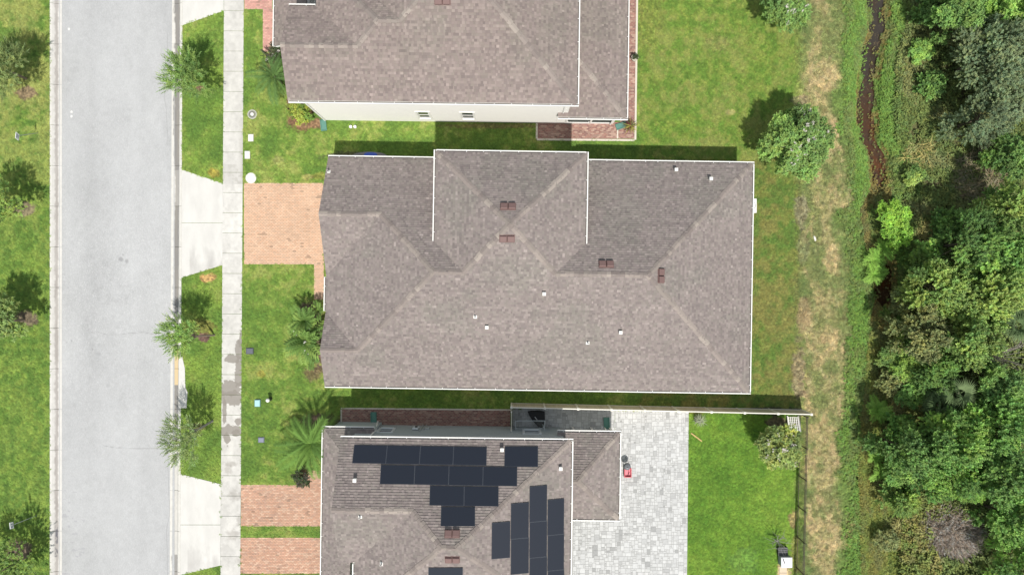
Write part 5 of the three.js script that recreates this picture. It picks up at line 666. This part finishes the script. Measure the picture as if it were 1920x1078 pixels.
{ const t = thing('potted_plant', 'spiky yellow and red potted plant at the corner of the red path', 'potted plant', P(1180, 240)); part('pot', new THREE.CylinderGeometry(0.24, 0.18, 0.36, 20).translate(0, 0.18, 0), std([0.12, 0.1, 0.09], 0.7), t); const r = rngOf(4), l = []; for (let k = 0; k < 4; k++) l.push({ p: [0, 0.36, 0], r: k * 1.3, s: 0.75, c: [[0.36, 0.36, 0.06], [0.1, 0.13, 0.03], [0.2, 0.05, 0.04], [0.4, 0.34, 0.08]][k] }); instances('leaves', SPR.strap, leafMat, l.concat(l.map((e) => ({ ...e, r: e.r + 0.7 + r(), s: 0.6 }))), t);
  const q = thing('potted_plant', 'round planter with a small dark shrub on the red path', 'potted plant', P(1189, 111)); part('pot', new THREE.CylinderGeometry(0.27, 0.2, 0.4, 20).translate(0, 0.2, 0), std([0.5, 0.46, 0.4], 0.8), q); const m = []; for (let k = 0; k < 46; k++) m.push({ p: [(r() - 0.5) * 0.34, 0.38 + r() * 0.2, (r() - 0.5) * 0.34], q: turnTo(new THREE.Vector3(r() - 0.5, 0.8, r() - 0.5).normalize(), r() * 6), s: 0.7, c: vary([0.09, 0.12, 0.05], r) }); instances('leaves', SPR.small, leafMat, m, q);
  const w = thing('potted_plant', 'pale spiky plant in a dark ring pot at the patio fence corner', 'potted plant', P(1307, 785)); part('pot', new THREE.TorusGeometry(0.22, 0.05, 8, 20).rotateX(Math.PI / 2).translate(0, 0.28, 0), M.ventDark, w); part('body', new THREE.CylinderGeometry(0.22, 0.18, 0.28, 18).translate(0, 0.14, 0), M.ventDark, w); const s = []; for (let k = 0; k < 5; k++) s.push({ p: [0.06 * k, 0.3, 0.02 * k], r: k, s: 0.6, c: [0.34, 0.38, 0.26] }); instances('leaves', SPR.strap, leafMat, [...s, ...s.map((e) => ({ ...e, r: e.r + 2.1, s: 0.5 }))], w);
}
function bare(name, label, u, v, h, r, n, seed, mat, lift, group) {   // leafless branching shrub
  const rnd = rngOf(seed), c = P(u, v, h * 0.6), t = thing(name, label, 'bare shrub', [c[0], 0, c[2]], 0, group), g = []; const main = []; g.push(bar([0, 0, 0], [0, h * 0.35, 0], 0.05, 0.04, 6));
  for (let k = 0; k < n; k++) { const a = k * 2.4 + rnd(), p = [0, h * (0.2 + 0.15 * rnd()), 0], q = [Math.cos(a) * r * 0.5, h * (0.55 + lift * rnd()), Math.sin(a) * r * 0.5], e = [Math.cos(a + 0.4 * (rnd() - 0.5)) * r * (0.8 + 0.4 * rnd()), h * (0.5 + lift * 1.6 * rnd()), Math.sin(a + 0.4 * (rnd() - 0.5)) * r * (0.8 + 0.4 * rnd())]; g.push(bar(p, q, 0.025, 0.016, 5), bar(q, e, 0.016, 0.006, 4)); for (let j = 0; j < 2; j++) { const f = [q[0] + (rnd() - 0.5) * r * 0.7, q[1] + h * 0.25 * rnd(), q[2] + (rnd() - 0.5) * r * 0.7]; g.push(bar(q, f, 0.012, 0.005, 4)); } }
  part('branches', merge(g), mat, t);
}
bare('bare_shrub', 'leafless sapling with pale twigs beside the white storage box', 1462, 1018, 1.3, 1.0, 11, 3, std([0.26, 0.26, 0.24], 0.9), 0.3); bare('bare_shrub', 'tangle of bare grey branches at the right edge of the woodland', 1892, 672, 4.2, 1.9, 24, 4, std([0.34, 0.31, 0.28], 0.95), 0.25); bare('bare_shrub', 'bleached bare branches poking out right of the fan palms', 1868, 745, 4.6, 1.3, 7, 5, std([0.42, 0.42, 0.4], 0.9), 0.25);
{   // dead brush
  const c = P(1785, 995, 0.6), t = thing('dead_brush', 'large mound of dead grey brush in the lower woodland clearing', 'brush', [c[0], 0, c[2]]), r = rngOf(17), l = []; for (let k = 0; k < 3600; k++) { const a = r() * 6.28, q = Math.sqrt(r()), x = Math.cos(a) * q * 2.2, z = Math.sin(a) * q * 1.75 + x * 0.25; l.push({ p: [x, 0.08 + 0.9 * (1 - q * q) * (0.4 + 0.6 * r()), z], q: turnTo(new THREE.Vector3(x * 0.25 + (r() - 0.5) * 1.4, 0.25 + r() * 0.4, z * 0.25 + (r() - 0.5) * 1.4).normalize(), r() * 6), s: [0.5, 0.9 + r(), 0.5], c: vary(r() < 0.3 ? [0.62, 0.58, 0.53] : r() < 0.35 ? [0.3, 0.24, 0.2] : [0.5, 0.43, 0.37], r, 0.25) }); }
  instances('twigs', SPR.fine, dullLeaf, l, t);
}

// ---------------------------------------------------------------- grass, weeds and undergrowth
{
  const rnd = rngOf(5), lawn = [], dry = [], weeds = [], under = [];
  const blocked = (u, v) => { for (const p of paved) if (inPoly(p, u, v)) return true; for (const p of footprints) if (inPoly(p, u, v)) return true; return false; };
  for (let k = 0; k < 260000; k++) {
    const u = -20 + rnd() * 1700, v = -20 + rnd() * 1118; if (blocked(u + (rnd() - 0.5) * 3.6, v + (rnd() - 0.5) * 3.6)) continue; const du = u - ditchU(v); if (du > -40) continue; if (u < 1560 && isBed(u, v)) continue;
    const c = albedo(groundTone(u, v)).map((x) => x * 1.18), tall = u > 1500 ? 1.25 : 0.85; lawn.push({ p: [GX(u), ditchDepth(u, v) * (u > 1560 ? 1 : 0), GZ(v)], q: turnTo(new THREE.Vector3((rnd() - 0.5) * 0.7, 1, (rnd() - 0.5) * 0.7).normalize(), rnd() * 6.28), s: [tall * (0.75 + 0.5 * rnd()), tall * (0.35 + 0.3 * rnd()), tall * (0.75 + 0.5 * rnd())], c: vary(c, rnd, u > 1488 ? 0.4 : 0.24, 0.07) });
  }
  for (let k = 0; k < 50000; k++) {   // weeds on both banks
    const v = -30 + rnd() * 1140, u0 = ditchU(v), west = rnd() < 0.55, gap = Math.max(1 - step(325, 440, v), step(465, 500, v) * (1 - step(560, 630, v))), open = rnd() < gap; let du = west ? -72 + 66 * Math.pow(rnd(), 0.8) : 4 + 66 * rnd(); const bare = open && Math.abs(du + 6 * (noise(v / 30, 4, 6) - 0.5)) < 9 + 13 * noise(v / 16, 2, 9); if (bare && rnd() < 0.88) continue; if (!open && rnd() < 0.5) du = (rnd() - 0.5) * 44; const u = u0 + du; if (u < 1556 + 44 * fbm(v / 34, 1, 4, 3) + 16 * rnd()) continue;
    const rust = Math.abs(du) < 24, n = fbm(u / 26, v / 26, 8, 3); let c = mix3([0.15, 0.29, 0.05], [0.22, 0.35, 0.08], n); if (rust) c = mix3(c, [0.26, 0.23, 0.07], (v > 620 ? 0.9 : 1.1) * step(0.3, 0.62, fbm(u / 14, v / 22, 71, 3))); if (v > 620 && du > -25) c = mix3(c, [0.24, 0.25, 0.06], 0.6); if (v > 350 && v < 480 && rust) c = mix3(c, [0.14, 0.14, 0.05], 0.4);
    weeds.push({ p: [GX(u), Math.max(mix(-0.18, -0.5, gap), ditchDepth(u, v)) - 0.02, GZ(v)], q: turnTo(new THREE.Vector3((rnd() - 0.5) * 0.9, 1, (rnd() - 0.5) * 0.9).normalize(), rnd() * 6.28), s: (rust && open ? 0.55 : rust ? 1.0 : 0.8) * (0.7 + 0.7 * rnd()), c: vary(mix3(c, [0.2, 0.22, 0.09], 0.55 * step(0.45, 0.7, fbm(u / 12, v / 30, 93, 3))), rnd, 0.3) });
  }
  for (let k = 0; k < 56000; k++) {   // the floor beyond the ditch
    const v = -40 + rnd() * 1160, u = ditchU(v) + 46 + rnd() * 330; if (u > 1990) continue; const n = fbm(u / 44, v / 44, 15, 4), m = fbm(u / 20, v / 20, 19, 3), t = groundTone(u, v); const bareSoil = isBed(u, v) || (u > 1690 && n < 0.34); if (bareSoil && rnd() < 0.8) continue;
    let c = mix3([0.12, 0.19, 0.05], [0.2, 0.27, 0.07], m); if (n > 0.55 && v < 420) c = mix3(c, [0.25, 0.26, 0.11], 0.55); if (v > 880 && u < 1760) c = mix3(c, m > 0.58 ? [0.36, 0.32, 0.12] : [0.24, 0.29, 0.07], 0.7); if (v > 660 && v < 900 && u < 1720) c = mix3(c, [0.25, 0.27, 0.06], 0.6); c = mix3(c, albedo(t), 0.25);
    const tall = v > 620 ? 1.5 : 1; under.push({ p: [GX(u), 0 + rnd() * 0.1 * tall + (tall > 1 ? rnd() * rnd() * 0.7 * clamp((u - 1640) / 60) : 0), GZ(v)], q: turnTo(new THREE.Vector3((rnd() - 0.5) * 1.1, 1, (rnd() - 0.5) * 1.1).normalize(), rnd() * 6.28), s: (0.8 + 0.8 * rnd()) * (0.85 + 0.3 * tall), c: vary(c, rnd, 0.28) });
  }
  const top = (name, label, category, geo, mat, list) => { const m = instances(name, geo, mat, list, scene); m.userData = { kind: 'stuff', label, category }; };
  top('lawn_grass', 'short mown grass of the lawns and the dry strip', 'grass', SPR.blade, dullLeaf, lawn); top('ditch_weeds', 'bright low weeds crowding both banks of the ditch', 'weeds', SPR.weed, dullLeaf, weeds); top('undergrowth', 'tangled low undergrowth beyond the ditch', 'undergrowth', SPR.weed, dullLeaf, under);
  const straw = []; for (const [u, v, n, sp] of [[1720, 945, 500, 34], [1704, 1000, 300, 34], [1830, 330, 420, 50], [1720, 290, 90, 26], [1735, 440, 160, 22], [1690, 760, 160, 24]]) for (let k = 0; k < n; k++) { const a = rnd() * 6.28, q = Math.sqrt(rnd()) * sp; straw.push({ p: [GX(u + Math.cos(a) * q), 0.02, GZ(v + Math.sin(a) * q)], q: turnTo(new THREE.Vector3((rnd() - 0.5) * 1.2 + 0.3, 0.8, (rnd() - 0.5) * 1.2 - 0.2).normalize(), rnd() * 6), s: [0.6, 0.6 + 0.7 * rnd(), 0.6], c: vary(v === 330 ? [0.3, 0.26, 0.17] : [0.42, 0.39, 0.15], rnd, 0.3) }); }
  top('tall_straw', 'tall straw-coloured dry grass in the woodland clearings', 'grass', SPR.strap, dullLeaf, straw);
}
renderer.render(scene, camera);
